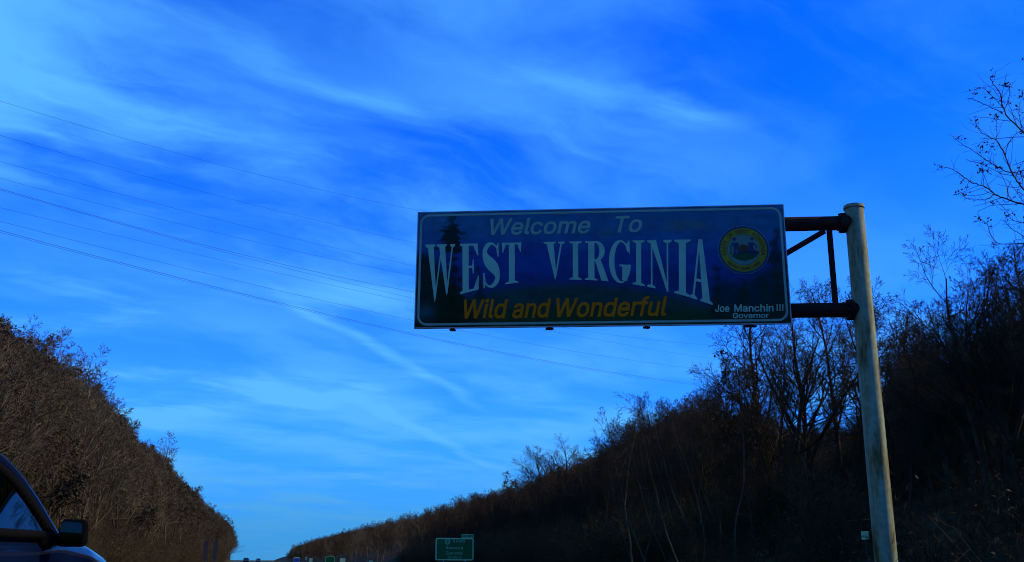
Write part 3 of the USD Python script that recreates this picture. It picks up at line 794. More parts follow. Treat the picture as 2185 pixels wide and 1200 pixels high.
def leaf_cards(at, size, rng, per=2):
    at = np.repeat(at, per, 0) + rng.normal(0, size * 0.5, (len(at) * per, 3))
    n = len(at)
    a = unit(rng.normal(0, 1, (n, 3))); b = unit(np.cross(a, rng.normal(0, 1, (n, 3))))
    c = np.cross(a, b)
    s = (size * rng.uniform(0.6, 1.3, n))[:, None]
    V = np.stack([at - a * s, at + b * s * 0.5 + c * s * 0.18, at + a * s, at - b * s * 0.5 + c * s * 0.18], 1).reshape(-1, 3)
    i = np.arange(n)[:, None] * 4
    return V, np.vstack([i + [0, 1, 2], i + [0, 2, 3]])


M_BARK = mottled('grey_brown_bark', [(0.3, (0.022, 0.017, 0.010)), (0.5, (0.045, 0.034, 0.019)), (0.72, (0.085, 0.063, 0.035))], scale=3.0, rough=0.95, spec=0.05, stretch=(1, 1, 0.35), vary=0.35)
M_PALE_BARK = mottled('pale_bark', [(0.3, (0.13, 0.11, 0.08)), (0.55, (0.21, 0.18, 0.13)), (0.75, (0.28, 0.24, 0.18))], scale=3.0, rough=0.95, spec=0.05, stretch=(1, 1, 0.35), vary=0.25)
M_TWIG_SHADED = mottled('bare_twigs_shaded', [(0.3, (0.030, 0.020, 0.011)), (0.7, (0.060, 0.040, 0.020))], scale=0.8, rough=0.95, spec=0.05, vary=0.35)  # darker than the hillside twigs: the right bank's shade is in the colour
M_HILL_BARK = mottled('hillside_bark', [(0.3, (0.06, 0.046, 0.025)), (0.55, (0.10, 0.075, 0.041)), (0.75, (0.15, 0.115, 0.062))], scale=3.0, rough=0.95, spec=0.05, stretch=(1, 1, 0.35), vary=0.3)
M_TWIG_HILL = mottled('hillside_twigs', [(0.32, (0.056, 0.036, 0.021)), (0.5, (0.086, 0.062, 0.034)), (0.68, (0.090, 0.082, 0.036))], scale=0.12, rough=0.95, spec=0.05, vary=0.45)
M_LEAF = mottled('dry_brown_leaves', [(0.3, (0.035, 0.024, 0.009)), (0.6, (0.07, 0.042, 0.015)), (0.8, (0.09, 0.065, 0.02))], scale=2.0, rough=0.8, vary=0.3)
M_BRUSH = mottled('brown_undergrowth_stems', [(0.3, (0.035, 0.027, 0.012)), (0.7, (0.075, 0.056, 0.024))], scale=0.4, rough=0.95, spec=0.05, vary=0.3)
M_LEAF_DARK = mottled('dark_evergreen_leaves', [(0.3, (0.012, 0.016, 0.008)), (0.7, (0.03, 0.04, 0.016))], scale=2.0, rough=0.7, vary=0.3)

KINDS = stage.CreateClassPrim('/World/tree_kinds')


def kind(name, made, bark=M_BARK, twigs=M_TWIG_SHADED, leafm=M_LEAF):
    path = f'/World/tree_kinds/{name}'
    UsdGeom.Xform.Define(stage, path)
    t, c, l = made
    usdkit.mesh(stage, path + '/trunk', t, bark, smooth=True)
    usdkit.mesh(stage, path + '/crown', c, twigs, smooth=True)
    if l is not None:
        usdkit.mesh(stage, path + '/leaves', l, leafm)
    allv = np.vstack([t[0], c[0]])
    return path, float(allv[:, 2].max())


K = {}
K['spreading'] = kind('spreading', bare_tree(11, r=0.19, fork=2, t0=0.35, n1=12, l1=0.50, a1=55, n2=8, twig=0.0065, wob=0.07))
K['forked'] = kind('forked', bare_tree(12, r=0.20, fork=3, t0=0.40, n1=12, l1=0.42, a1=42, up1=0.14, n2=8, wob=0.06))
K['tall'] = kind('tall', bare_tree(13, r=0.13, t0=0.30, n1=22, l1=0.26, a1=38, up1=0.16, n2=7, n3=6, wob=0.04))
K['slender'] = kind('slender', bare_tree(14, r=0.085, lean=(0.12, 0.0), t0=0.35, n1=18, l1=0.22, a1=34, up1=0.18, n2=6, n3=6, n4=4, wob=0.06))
K['leaning'] = kind('leaning', bare_tree(15, r=0.13, lean=(-0.32, 0.05), fork=1, t0=0.40, n1=16, l1=0.34, a1=46, up1=0.12, n2=7, wob=0.05), twigs=M_TWIG_SHADED)
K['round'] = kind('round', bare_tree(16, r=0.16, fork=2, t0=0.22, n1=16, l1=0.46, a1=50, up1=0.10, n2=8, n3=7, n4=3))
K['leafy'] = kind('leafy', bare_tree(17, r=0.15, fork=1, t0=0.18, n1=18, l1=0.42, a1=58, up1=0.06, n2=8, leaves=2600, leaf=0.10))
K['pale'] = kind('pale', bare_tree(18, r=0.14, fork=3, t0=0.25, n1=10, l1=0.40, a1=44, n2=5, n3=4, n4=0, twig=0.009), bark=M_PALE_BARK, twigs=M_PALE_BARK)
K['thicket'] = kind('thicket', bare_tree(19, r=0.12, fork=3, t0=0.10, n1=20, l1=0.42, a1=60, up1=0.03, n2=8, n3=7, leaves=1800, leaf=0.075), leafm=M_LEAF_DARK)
K['sapling'] = kind('sapling', bare_tree(41, r=0.06, lean=(0.06, 0.03), t0=0.4, n1=14, l1=0.24, a1=32, up1=0.2, n2=6, n3=5, n4=3, wob=0.11), bark=M_HILL_BARK)  # sapling kinds: paler bark puts sunlight on the stems into the colour
K['sapling_leaning'] = kind('sapling_leaning', bare_tree(42, r=0.065, lean=(0.30, 0.03), t0=0.4, n1=12, l1=0.26, a1=36, up1=0.2, n2=6, n3=5, n4=3, wob=0.12), bark=M_HILL_BARK)
hill_kw = dict(n2=6, n3=4, n4=3, twig=0.014)
K['hill_a'] = kind('hill_a', bare_tree(31, r=0.12, fork=2, t0=0.16, n1=13, l1=0.40, a1=44, up1=0.12, **hill_kw), twigs=M_TWIG_HILL)
K['hill_b'] = kind('hill_b', bare_tree(32, r=0.10, t0=0.15, n1=20, l1=0.34, a1=40, up1=0.15, **hill_kw), twigs=M_TWIG_HILL)
K['hill_c'] = kind('hill_c', bare_tree(33, r=0.13, fork=1, t0=0.20, n1=16, l1=0.40, a1=48, up1=0.10, **hill_kw), twigs=M_TWIG_HILL, bark=M_HILL_BARK)
K['far_a'] = kind('far_a', bare_tree(36, r=0.12, fork=2, t0=0.16, n1=13, l1=0.40, a1=44, up1=0.12, **hill_kw))  # hill trees again, with the shade-darkened twigs of the right side
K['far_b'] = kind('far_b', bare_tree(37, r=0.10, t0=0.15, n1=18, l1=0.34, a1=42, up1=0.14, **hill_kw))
K['hill_d'] = kind('hill_d', bare_tree(34, r=0.13, fork=1, t0=0.25, n1=15, l1=0.38, a1=46, leaves=1500, leaf=0.13, **hill_kw), twigs=M_TWIG_HILL)


def plant(kind_name, x, y, H, label, group=None, rot=None, name='bare_tree', wide=1.0, sink=0.0):
    path, h = K[kind_name]
    k = H / h
    z = float(ground_at(x, y))
    o = UsdGeom.Xform.Define(stage, numbered('/World', name))
    o.AddTranslateOp().Set(Gf.Vec3d(float(x), float(y), z - sink))
    o.AddRotateZOp().Set(float(RNG.uniform(0, 360) if rot is None else rot))
    o.AddScaleOp().Set(Gf.Vec3f(k * wide, k * wide, k))
    pr = o.GetPrim()
    pr.GetReferences().AddInternalReference(path)
    pr.SetInstanceable(True)
    tag(pr, label, 'tree', group)
    return pr


SKY_R = np.array([(560, 1215), (597, 1195), (625, 1160), (700, 1142), (760, 1124), (830, 1107), (930, 1080), (1010, 1050), (1065, 1037), (1125, 1012), (1150, 985), (1260, 965), (1300, 940), (1350, 890), (1430, 850), (1500, 800), (1560, 745), (1640, 700), (1690, 640), (1800, 600), (1880, 615), (1950, 620), (2000, 640), (2060, 560), (2120, 500), (2185, 470), (2400, 420), (3000, 400)], float)
SKY_M = np.array([(1010, 1053), (1065, 1044), (1125, 1030), (1200, 1000), (1300, 955), (1400, 912), (1500, 880), (1600, 905), (1700, 905), (1800, 900), (1900, 850), (1960, 770), (2000, 740), (2080, 725), (2185, 680), (2400, 560), (3000, 480)], float)
SKY_L = np.array([(-400, 560), (0, 672), (60, 695), (130, 740), (170, 795), (200, 850), (240, 882), (275, 930), (300, 965), (320, 955), (345, 975), (360, 1005), (400, 1040), (440, 1082), (480, 1102), (492, 1130), (500, 1195), (540, 1230)], float)


def room(x, y, z, mass=False):
    """(photo x, how tall a tree on this spot may be before it stands above the skyline)"""
    P = np.stack([x, y, z], -1)
    px, py, dep = project(P)
    sky = np.where(px < 548, np.interp(px, SKY_L[:, 0], SKY_L[:, 1]), np.interp(px, SKY_R[:, 0], SKY_R[:, 1]))
    if mass:
        sky = np.where(px > 1010, np.interp(px, SKY_M[:, 0], SKY_M[:, 1]), sky)
    d = np.hypot(x, y)
    v = RGT * ((px - 1092.5) / 2140)[..., None] - UPV * ((sky - 600) / 2140)[..., None] + FWD
    ztop = EYE[2] + v[..., 2] / np.hypot(v[..., 0], v[..., 1]) * d
    return px, ztop - z, dep


def scatter(n, s0, s1, off0, off1, side, seed, gap):
    """jittered spots on a slope: off = metres beyond the foot of the slope"""
    rng = np.random.default_rng(seed)
    s = rng.uniform(s0, s1, n); o = rng.uniform(off0, off1, n)
    if side < 0:
        l = -np.interp(s, [-50, 40, 90, 400, 520], [33, 31, 25, 19, 19]) - o
    else:
        l = np.interp(s, [-20, 20, 100], [9.5, 10.5, 17.0]) + o
    l = l + (bend(s) if side < 0 else 0)
    cell = {}
    ok = []
    for i in range(n):
        key = (int(s[i] // gap), int(l[i] // gap))
        if key not in cell:
            cell[key] = 1; ok.append(i)
    x, y = to_xy(s[ok], l[ok])
    return x, y, height(s[ok], l[ok]), rng


def stuff_trees(name, kinds_, x, y, z, H, rng, label, category):
    """many far trees as one mass"""
    path = numbered('/World', name)
    pi = UsdGeom.PointInstancer.Define(stage, path)
    hs = []
    for kn in kinds_:
        src, h = K[kn]; hs.append(h)
        q = f'{path}/{kn}'
        pr = UsdGeom.Xform.Define(stage, q)
        for part in ('trunk', 'crown', 'leaves'):
            sp = stage.GetPrimAtPath(f'{src}/{part}')
            if sp:
                Sdf.CopySpec(stage.GetRootLayer(), sp.GetPath(), stage.GetRootLayer(), Sdf.Path(f'{q}/{part}'))
        pi.GetPrototypesRel().AddTarget(q)
    idx = rng.integers(0, len(kinds_), len(x))
    k = H / np.array(hs)[idx]
    pi.CreateProtoIndicesAttr(Vt.IntArray.FromNumpy(idx.astype(np.int32)))
    pi.CreatePositionsAttr(Vt.Vec3fArray.FromNumpy(np.stack([x, y, z], 1).astype(np.float32)))
    a = rng.uniform(0, 2 * math.pi, len(x))
    pi.CreateOrientationsAttr(Vt.QuathArray([Gf.Quath(float(math.cos(t / 2)), 0.0, 0.0, float(math.sin(t / 2))) for t in a]))
    w = rng.uniform(0.9, 1.25, len(x))
    pi.CreateScalesAttr(Vt.Vec3fArray.FromNumpy(np.stack([k * w, k * w, k], 1).astype(np.float32)))
    tag(pi.GetPrim(), label, category, kind='stuff')


# --- the left hillside
x, y, z, rng = scatter(5200, 40, 640, 0.5, 78, -1, 101, 3.6)
px, rm, dep = room(x, y, z)
H = np.minimum(np.where(px < 300, rng.uniform(14, 21.5, len(x)), rng.uniform(12.5, 17.5, len(x))), rm * np.where(px < 260, rng.uniform(0.86, 1.13, len(x)), rng.uniform(0.80, 1.08, len(x))) + rng.uniform(-1.5, 1.2, len(x)))
ok = (H > 5.0) & (px > -330) & (dep > 20)
x, y, z, H, px, dep = x[ok], y[ok], z[ok], H[ok], px[ok], dep[ok]
inview = (px > -40) & (px < 510)
order = np.argsort(np.where(inview, np.hypot(x, y), 1e9))
near = order[:125]
near = near[inview[near]]
rest = np.setdiff1d(np.arange(len(x)), near)
HK = ['hill_a', 'hill_b', 'hill_c', 'hill_d']
for i in near:
    kn = HK[rng.choice(4, p=[0.36, 0.30, 0.22, 0.12])]
    pyb = float(project(np.array([[x[i], y[i], z[i]]]))[1][0])
    col = 'behind the blue vehicle' if px[i] < 60 else 'above the wing mirror' if px[i] < 190 else 'right of the wing mirror' if px[i] < 330 else 'left of the dark boards' if px[i] < 425 else 'behind the dark boards'
    row = 'at the left hill foot' if pyb > 1150 else 'partway up the left hill' if pyb > 1050 else 'high on the left hill'
    band = f'{row}, {col}'
    txt = {'hill_a': 'forking bare brown tree', 'hill_b': 'narrow bare brown tree', 'hill_c': 'bushy-crowned bare tree', 'hill_d': 'tree with dry brown leaves'}[kn]
    plant(kn, x[i], y[i], H[i], f'{txt} {band}', f'{txt} {band}'[:100], name='bare_tree', wide=rng.uniform(0.95, 1.25), sink=0.2)
stuff_trees('hillside_wood', HK, x[rest], y[rest], z[rest] - 0.2, H[rest], rng, 'dense sunlit brown wood of bare trees covering the left hillside', 'wood')

# --- single trees of the right bank: photo x, distance, photo y of the top, kind, label
SINGLE = [
    (1215, 118, 920, 'forked', 1.25, 'small forked bare tree on the ridge, right one of a pair on the skyline', 25),
    (1170, 120, 945, 'round', 1.25, 'rounded bare tree on the ridge, left one of a pair on the skyline', 80),
    (1096, 128, 1002, 'leafy', 1.0, 'low leafy dark tree on the skyline left of the pair of ridge trees', 10),
    (1745, 44, 585, 'forked', 1.0, 'tallest forked black tree between the sign and its pole, below the lower arm', 140),
    (1700, 43, 655, 'spreading', 1.15, 'wide black tree whose long limb reaches left below the sign corner', 200),
    (1660, 47, 690, 'tall', 1.0, 'straight bare tree rising behind the lower right corner of the sign', 30),
    (1800, 46, 575, 'tall', 1.0, 'slim bare tree topping out just left of the sign pole', 100),
    (1600, 50, 735, 'leafy', 0.9, 'dark tree with clotted dry leaves under the sign', 15),
    (1515, 52, 800, 'leaning', 1.0, 'leaning bare trunk under the word VIRGINIA, left one of two', 170),
    (1490, 50, 790, 'leaning', 0.9, 'leaning bare trunk under the word VIRGINIA, right one of two', 182),
    (1440, 58, 835, 'spreading', 1.1, 'broad twiggy tree where the power lines vanish into the wood', 70),
    (1365, 66, 870, 'leaning', 1.2, 'bare tree with long twigs fanning left above the dark wood', 185),
    (1900, 40, 600, 'slender', 1.2, 'thin whippy tree immediately right of the sign pole', 50),
    (1935, 43, 590, 'tall', 1.0, 'upright bare tree a little right of the sign pole', 210),
    (1975, 40, 655, 'thicket', 0.9, 'black bushy thicket tree right of the sign pole', 15),
    (2040, 37, 690, 'thicket', 1.0, 'black bushy tree halfway between the sign pole and the right edge', 120),
    (2125, 30, 505, 'spreading', 0.95, 'big black tree with a bare upright trunk close to the right edge', 95),
    (2185, 29, 520, 'forked', 1.0, 'dark many-branched tree cut off by the right edge', 15),
    (867 , 190, 1148, 'pale', 0.9, 'pale forked little tree in the dark far wood left of the green exit sign', 40),
]
SINGLE += [
    (322, 330, 918, 'hill_b', 1.3, 'lone feathery bare tree standing clear on the left skyline, halfway down', 20),
    (292, 330, 948, 'hill_d', 1.1, 'reddish-brown leafy tree on the left skyline beside the lone feathery tree', 60),
    (8, 250, 664, 'hill_a', 1.1, 'airy bare tree at the top of the left skyline, by the left edge', 10),
    (45, 255, 690, 'hill_b', 1.3, 'twiggy tree second from the left edge on the left skyline', 40),
    (82, 258, 696, 'hill_a', 1.25, 'airy rounded bare tree near the top of the left skyline', 130),
    (122, 262, 724, 'hill_b', 1.35, 'feathery tree where the left skyline begins to fall steeply', 75),
    (150, 270, 766, 'hill_a', 1.2, 'airy tree leaning out of the steep part of the left skyline', 200),
    (225, 300, 868, 'hill_b', 1.3, 'feathery tree on the left skyline above the wing mirror', 300),
    (1650, 52, 610, 'tall', 1.2, 'bare tree whose fine crown shows above the lower arm beside the sign edge', 250),
    (1560, 54, 742, 'spreading', 0.9, 'twiggy dark tree reaching up to the lower edge of the sign', 330),
    (1625, 50, 800, 'forked', 1.0, 'low forked tree in the thick below the sign corner', 215),
    (1855, 48, 640, 'tall', 1.3, 'fine-twigged tree directly behind the sign pole', 300),
    (1405, 60, 850, 'forked', 0.9, 'forked bare tree left of where the power lines vanish', 120),
    (1300, 80, 925, 'tall', 1.3, 'upright bare tree right of the pair of ridge trees', 120),
    (2085, 36, 600, 'forked', 1.0, 'dark forked tree left of the big tree at the right edge', 275),
]
for xx_, dist, ty, kn, wide, label, rot in SINGLE:
    g0 = sight(xx_, 1150, dist)
    topz = sight(xx_, ty, dist)[2]
    zg = float(ground_at(g0[0], g0[1]))
    plant(kn, g0[0], g0[1], max(topz - zg, 3.0), label, rot=rot, wide=wide, sink=0.1)

RID = np.random.default_rng(91)
for j, xx_ in enumerate(np.linspace(1250, 1545, 24)):
    dist = RID.uniform(56, 92); xx_ = xx_ + RID.uniform(-7, 7)
    ty = np.interp(xx_, SKY_R[:, 0], SKY_R[:, 1]) + RID.uniform(-6, 38)
    g0 = sight(xx_, 1150, dist); zg = float(ground_at(g0[0], g0[1]))
    kn = ['tall', 'forked', 'round', 'tall', 'spreading', 'leaning'][j % 6]
    txt = {'tall': 'straight', 'forked': 'forked', 'round': 'round-crowned', 'spreading': 'wide-spreading', 'leaning': 'leaning'}[kn]
    at_ = 'right of the ridge pair' if xx_ < 1340 else 'left of the lowest power line' if xx_ < 1450 else 'below the end of the power lines'
    plant(kn, g0[0], g0[1], max(sight(xx_, ty, dist)[2] - zg, 4.0), f'{txt} bare tree rising over the dark wood {at_}', f'{txt} bare trees rising over the wood {at_}', wide=RID.uniform(0.8, 1.05), sink=0.1)
SAP = np.random.default_rng(88)
for j, xx_ in enumerate(np.linspace(1345, 1570, 15)):
    dist = SAP.uniform(36, 50); xx_ = xx_ + SAP.uniform(-6, 6)
    g0 = sight(xx_, 1150, dist); zg = float(ground_at(g0[0], g0[1]))
    hh = min(SAP.uniform(4.5, 9.5), sight(xx_, np.interp(xx_, SKY_M[:, 0], SKY_M[:, 1]) - 60, dist)[2] - zg)
    kn = ['sapling', 'sapling_leaning'][j % 2]
    at_ = 'below the lowest power line' if xx_ < 1425 else 'below the word VIRGINIA' if xx_ < 1500 else 'below the governor line of the sign'
    plant(kn, g0[0], g0[1], hh, f"{'upright' if j % 2 == 0 else 'leaning'} sapling with sun-toned bark on the bank {at_}", f"{'upright' if j % 2 == 0 else 'leaning'} saplings with sun-toned bark {at_}", sink=0.1, rot=None if j % 2 == 0 else SAP.uniform(-25, 25) + 180)

# --- the crowd on the right bank, nearest as things, the rest as one wood
x, y, z, rng = scatter(2600, 14, 190, 6, 62, 1, 202, 2.1)
px, rm, dep = room(x, y, z)
rmm = room(x, y, z, True)[1]
free = rng.random(len(x)) < np.where((px > 1500) & (px < 1850), 0.07, np.where((px > 1130) & (px <= 1500), 0.60, 0.34))              # the few that stand clear above the thick of the wood
H = np.where(free, rm * rng.uniform(0.72, 0.98, len(x)), np.minimum(np.where((px > 1000) & (px < 1520), rng.uniform(8.0, 18.0, len(x)), rng.uniform(6.0, 12.5, len(x))), rmm * rng.uniform(0.70, 1.05, len(x))))
H = np.minimum(H, np.where(px < 1520, 20.0, 14.5))
ok = (H > 2.2) & (px > 560) & (px < 2420) & (dep > 24)
freed = free[ok]
x, y, z, H, px, dep = x[ok], y[ok], z[ok], H[ok], px[ok], dep[ok]
inview = (px > 600) & (px < 2230)
order = np.argsort(np.where(inview, np.hypot(x, y), 1e9))
near = order[:150]; near = near[inview[near]]
rest = np.setdiff1d(np.arange(len(x)), near)
H[rest] = np.where((rng.random(len(rest)) < 0.5) | ((px[rest] > 1480) & (px[rest] < 1930)), np.minimum(H[rest], rmm[ok][rest] * 1.03), H[rest])
rest = rest[H[rest] > 2.2]
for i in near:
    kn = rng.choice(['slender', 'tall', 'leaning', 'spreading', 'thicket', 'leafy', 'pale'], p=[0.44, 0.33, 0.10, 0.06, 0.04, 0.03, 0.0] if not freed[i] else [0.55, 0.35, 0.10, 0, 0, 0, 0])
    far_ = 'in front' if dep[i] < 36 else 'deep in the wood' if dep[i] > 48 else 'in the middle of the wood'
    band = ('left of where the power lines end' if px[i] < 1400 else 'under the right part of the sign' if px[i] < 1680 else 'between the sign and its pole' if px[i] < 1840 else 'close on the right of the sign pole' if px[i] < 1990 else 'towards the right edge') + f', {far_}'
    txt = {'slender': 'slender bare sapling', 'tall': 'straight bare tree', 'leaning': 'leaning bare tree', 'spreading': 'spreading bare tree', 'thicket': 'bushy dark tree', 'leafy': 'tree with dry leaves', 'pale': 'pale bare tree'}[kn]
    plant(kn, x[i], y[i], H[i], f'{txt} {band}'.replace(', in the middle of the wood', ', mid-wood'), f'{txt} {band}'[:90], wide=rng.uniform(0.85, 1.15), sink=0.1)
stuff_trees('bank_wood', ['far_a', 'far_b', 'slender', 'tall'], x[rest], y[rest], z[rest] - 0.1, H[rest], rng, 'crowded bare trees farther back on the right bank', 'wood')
x, y, z, rng = scatter(3600, 150, 1250, 3, 95, 1, 303, 4.2)
px, rm, dep = room(x, y, z, True)
H = np.minimum(np.where(px > 980, rng.uniform(12, 19, len(x)), rng.uniform(9.0, 15.0, len(x))), rm * rng.uniform(0.62, 1.10, len(x)))
ok = (H > 3.0) & (px > 560) & (px < 2300)
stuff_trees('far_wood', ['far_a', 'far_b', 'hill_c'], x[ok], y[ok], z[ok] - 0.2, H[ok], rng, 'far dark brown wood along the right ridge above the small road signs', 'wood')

# --- trees outside the frame on the right that shade the bank
x, y, z, rng = scatter(420, -30, 40, 8, 55, 1, 404, 3.4)
px, rm, dep = room(x, y, z)
ok = ((px > 2260) | (dep < 5))
x, y, z = x[ok], y[ok], z[ok]
Hs = rng.uniform(7.5, 11.5, len(x))
Hs = np.where(np.abs(y - 19.0) < 4.5, np.minimum(Hs, 1.2 + 0.50 * (x - 6.8) - z), Hs)      # low beside the pole, which stands in the sun
k = Hs > 1.5
stuff_trees('roadside_wood', ['spreading', 'tall', 'thicket', 'forked'], x[k], y[k], z[k] - 0.1, Hs[k], rng, 'wood on the right bank beyond the edge of the view', 'wood')

# --- the valley goes on behind the traveller: the same woods on both sides
x, y, z, rng = scatter(2600, -260, 60, 1, 60, -1, 606, 5.0)
px, rm, dep = room(x, y, z)
ok = (dep < 20) | (px < -330)
stuff_trees('hillside_wood', HK, x[ok], y[ok], z[ok] - 0.2, rng.uniform(11, 16, ok.sum()), rng, 'wood on the left hillside behind the viewpoint, outside the view', 'wood')
x, y, z, rng = scatter(1500, -260, -30, 6, 60, 1, 707, 5.0)
stuff_trees('bank_wood', ['hill_a', 'hill_b'], x, y, z - 0.2, rng.uniform(9, 14, len(x)), rng, 'wood on the right bank behind the viewpoint, outside the view', 'wood')

# --- undergrowth: tangles of stems on both slopes
def tangle(seed):
    rng = np.random.default_rng(seed)
    n = 26
    a = rng.uniform(0, 2 * math.pi, n); r = rng.uniform(0, 0.5, n)
    P = []
    for i in range(n):
        p, rr = stem(rng.uniform(0.8, 1.9), rng.uniform(0.008, 0.016), rng.normal(0, 0.45, 2), 0.16, 6, rng, (r[i] * math.cos(a[i]), r[i] * math.sin(a[i]), -0.1))
        P.append((p, np.maximum(rr, 0.005)))
    P0 = np.vstack([q[0] for q in P]); R0 = np.vstack([q[1] for q in P])
    P1, R1 = shoots(P0, R0, 7, 0.2, 1.0, 0.4, 50, 0.05, 4, rng, 0.2, 0.5, 0.7, 0.004)
    P2, R2 = shoots(P1, R1, 4, 0.2, 1.0, 0.45, 45, 0.03, 3, rng, 0.2, 0.5, 0.8, 0.004)
    return join([tubes(P0, R0), tubes(P1, R1), tubes(P2, R2)]), leaf_cards(P2[rng.choice(len(P2), 160, replace=False), -1], 0.045, rng, 1)


path = numbered('/World', 'undergrowth')
pi = UsdGeom.PointInstancer.Define(stage, path)
for j in range(3):
    a, b = tangle(60 + j)
    UsdGeom.Xform.Define(stage, f'{path}/shrub_{j:03d}')
    usdkit.mesh(stage, f'{path}/shrub_{j:03d}/stems', a, M_BRUSH, smooth=True)
    usdkit.mesh(stage, f'{path}/shrub_{j:03d}/leaves', b, M_LEAF)
    pi.GetPrototypesRel().AddTarget(f'{path}/shrub_{j:03d}')
x1, y1, z1, rng = scatter(5200, 12, 170, 3.0, 50, 1, 505, 1.5)
x2, y2, z2, _ = scatter(2600, 60, 420, -1.5, 34, -1, 506, 2.6)
x, y, z = np.r_[x1, x2], np.r_[y1, y2], np.r_[z1, z2]
px, rm, dep = room(x, y, z, True)
ok = (px > -60) & (px < 2260) & (rm > 2.4) & ~((px > 550) & (rng.random(len(px)) < 0.35)) & ~((px > 1380) & (dep < 41) & (rng.random(len(px)) < 0.62))
x, y, z = x[ok], y[ok], z[ok]
n = len(x)
pi.CreateProtoIndicesAttr(Vt.IntArray.FromNumpy(rng.integers(0, 3, n).astype(np.int32)))
pi.CreatePositionsAttr(Vt.Vec3fArray.FromNumpy(np.stack([x, y, z], 1).astype(np.float32)))
pi.CreateOrientationsAttr(Vt.QuathArray([Gf.Quath(float(math.cos(t / 2)), 0.0, 0.0, float(math.sin(t / 2))) for t in rng.uniform(0, 6.28, n)]))
kk = rng.uniform(0.8, 1.6, n) * np.where(px[ok] < 550, 1.7, 1.0)
pi.CreateScalesAttr(Vt.Vec3fArray.FromNumpy(np.stack([kk * 1.2, kk * 1.2, kk], 1).astype(np.float32)))
tag(pi.GetPrim(), 'tangled brown undergrowth below the trees on both slopes', 'undergrowth', kind='stuff')

# --- the near tree whose branches reach in from the right edge
TD = 24.0
tr = np.random.default_rng(77)
BR_PX = [
    ([(2330, 640), (2300, 430), (2240, 340), (2185, 284), (2142, 238), (2136, 205), (2120, 180), (2117, 164)], 0.030),
    ([(2142, 238), (2154, 206), (2152, 186)], 0.012), ([(2139, 240), (2105, 225), (2078, 213), (2066, 211)], 0.014), ([(2130, 214), (2112, 200), (2096, 187), (2078, 197)], 0.010),
    ([(2335, 700), (2290, 560), (2225, 470), (2185, 405), (2165, 378), (2145, 335), (2125, 300), (2105, 290), (2080, 258)], 0.030),
    ([(2127, 297), (2127, 270), (2128, 251)], 0.011), ([(2145, 333), (2156, 300), (2185, 276)], 0.012),
    ([(2165, 368), (2142, 365), (2120, 352), (2100, 338), (2085, 328), (2050, 305), (2044, 296)], 0.018), ([(2116, 350), (2090, 349), (2062, 341)], 0.012), ([(2240, 350), (2200, 360), (2163, 369)], 0.020),
    ([(2332, 620), (2260, 480), (2185, 437), (2145, 425), (2120, 412), (2100, 398), (2075, 390), (2045, 370), (2006, 355)], 0.030), ([(2122, 413), (2104, 426), (2085, 427), (2065, 425), (2052, 412)], 0.016),
    ([(2098, 397), (2099, 380), (2098, 362)], 0.008), ([(2260, 500), (2185, 475), (2162, 470), (2146, 450), (2124, 426)], 0.014), ([(2230, 520), (2185, 506), (2152, 482), (2148, 460)], 0.012),
    ([(2334, 660), (2260, 540), (2185, 520), (2130, 518), (2110, 490), (2085, 470)], 0.020), ([(2240, 345), (2210, 290), (2190, 235), (2180, 200)], 0.016), ([(2300, 430), (2280, 300), (2230, 180), (2200, 120)], 0.02),
    ([(2185, 284), (2176, 250), (2178, 215)], 0.010), ([(2225, 470), (2190, 440), (2172, 410)], 0.012),
]
near_parts, tips, twP, twR = [], [], [], []
from scipy.interpolate import CubicSpline
for pts, r in BR_PX:
    dz = tr.uniform(-0.8, 0.8)
    q = np.array([sight(a, b, TD + dz * (i / len(pts)) + 0.15 * tr.normal()) for i, (a, b) in enumerate(pts)])
    t = np.arange(len(q)); tt = np.linspace(0, len(q) - 1, 4 * len(q))
    c = CubicSpline(t, q)(tt) + tr.normal(0, 0.008, (len(tt), 3))
    r *= 0.78
    rr = np.linspace(r, max(r * 0.3, 0.005), len(tt))
    near_parts.append(tubes(c[None], rr[None], 6)); tips.append(c[-1])
    P1, R1 = shoots(c[None], rr[None], max(5, int(2.4 * len(pts))), 0.25, 0.98, 0.15, 48, 0.02, 4, tr, 0.2, 0.5, 0.7, 0.004)
    near_parts.append(tubes(P1, R1, 3)); tips += list(P1[tr.choice(len(P1), max(1, len(P1) // 6), replace=False), -1])
NT = sight(2333, 700, TD)
zt = float(ground_at(NT[0], NT[1]))
NEAR = thing('bare_tree', 'near tree reaching in from the right edge, its thin branches tipped with leaf clusters', 'tree', (NT[0], NT[1], zt))
OFF = np.array([NT[0], NT[1], zt])
Pt = np.array([OFF + [0, 0, -0.2], OFF + [0.05, 0, 1.5], OFF + [-0.05, 0.05, 3.2], sight(2333, 760, TD), sight(2334, 640, TD), sight(2302, 430, TD)])
tt = np.linspace(0, 5, 24)
Pt = CubicSpline(np.arange(6), Pt)(tt)
v, f = tubes(Pt[None], np.linspace(0.15, 0.032, 24)[None], 9)
obj('trunk', (v - OFF, f), M_BARK, NEAR, smooth=True)
v, f = join(near_parts)
obj('branches', (v - OFF, f), M_TWIG_SHADED, NEAR, smooth=True)
tips = np.array(tips)
cl = np.repeat(tips[tr.random(len(tips)) < 0.7], 8, 0) + 0
cl = cl + tr.normal(0, 0.06, cl.shape)
v, f = leaf_cards(cl, 0.036, tr, 2)
obj('leaves', (v - OFF, f), M_LEAF, NEAR)

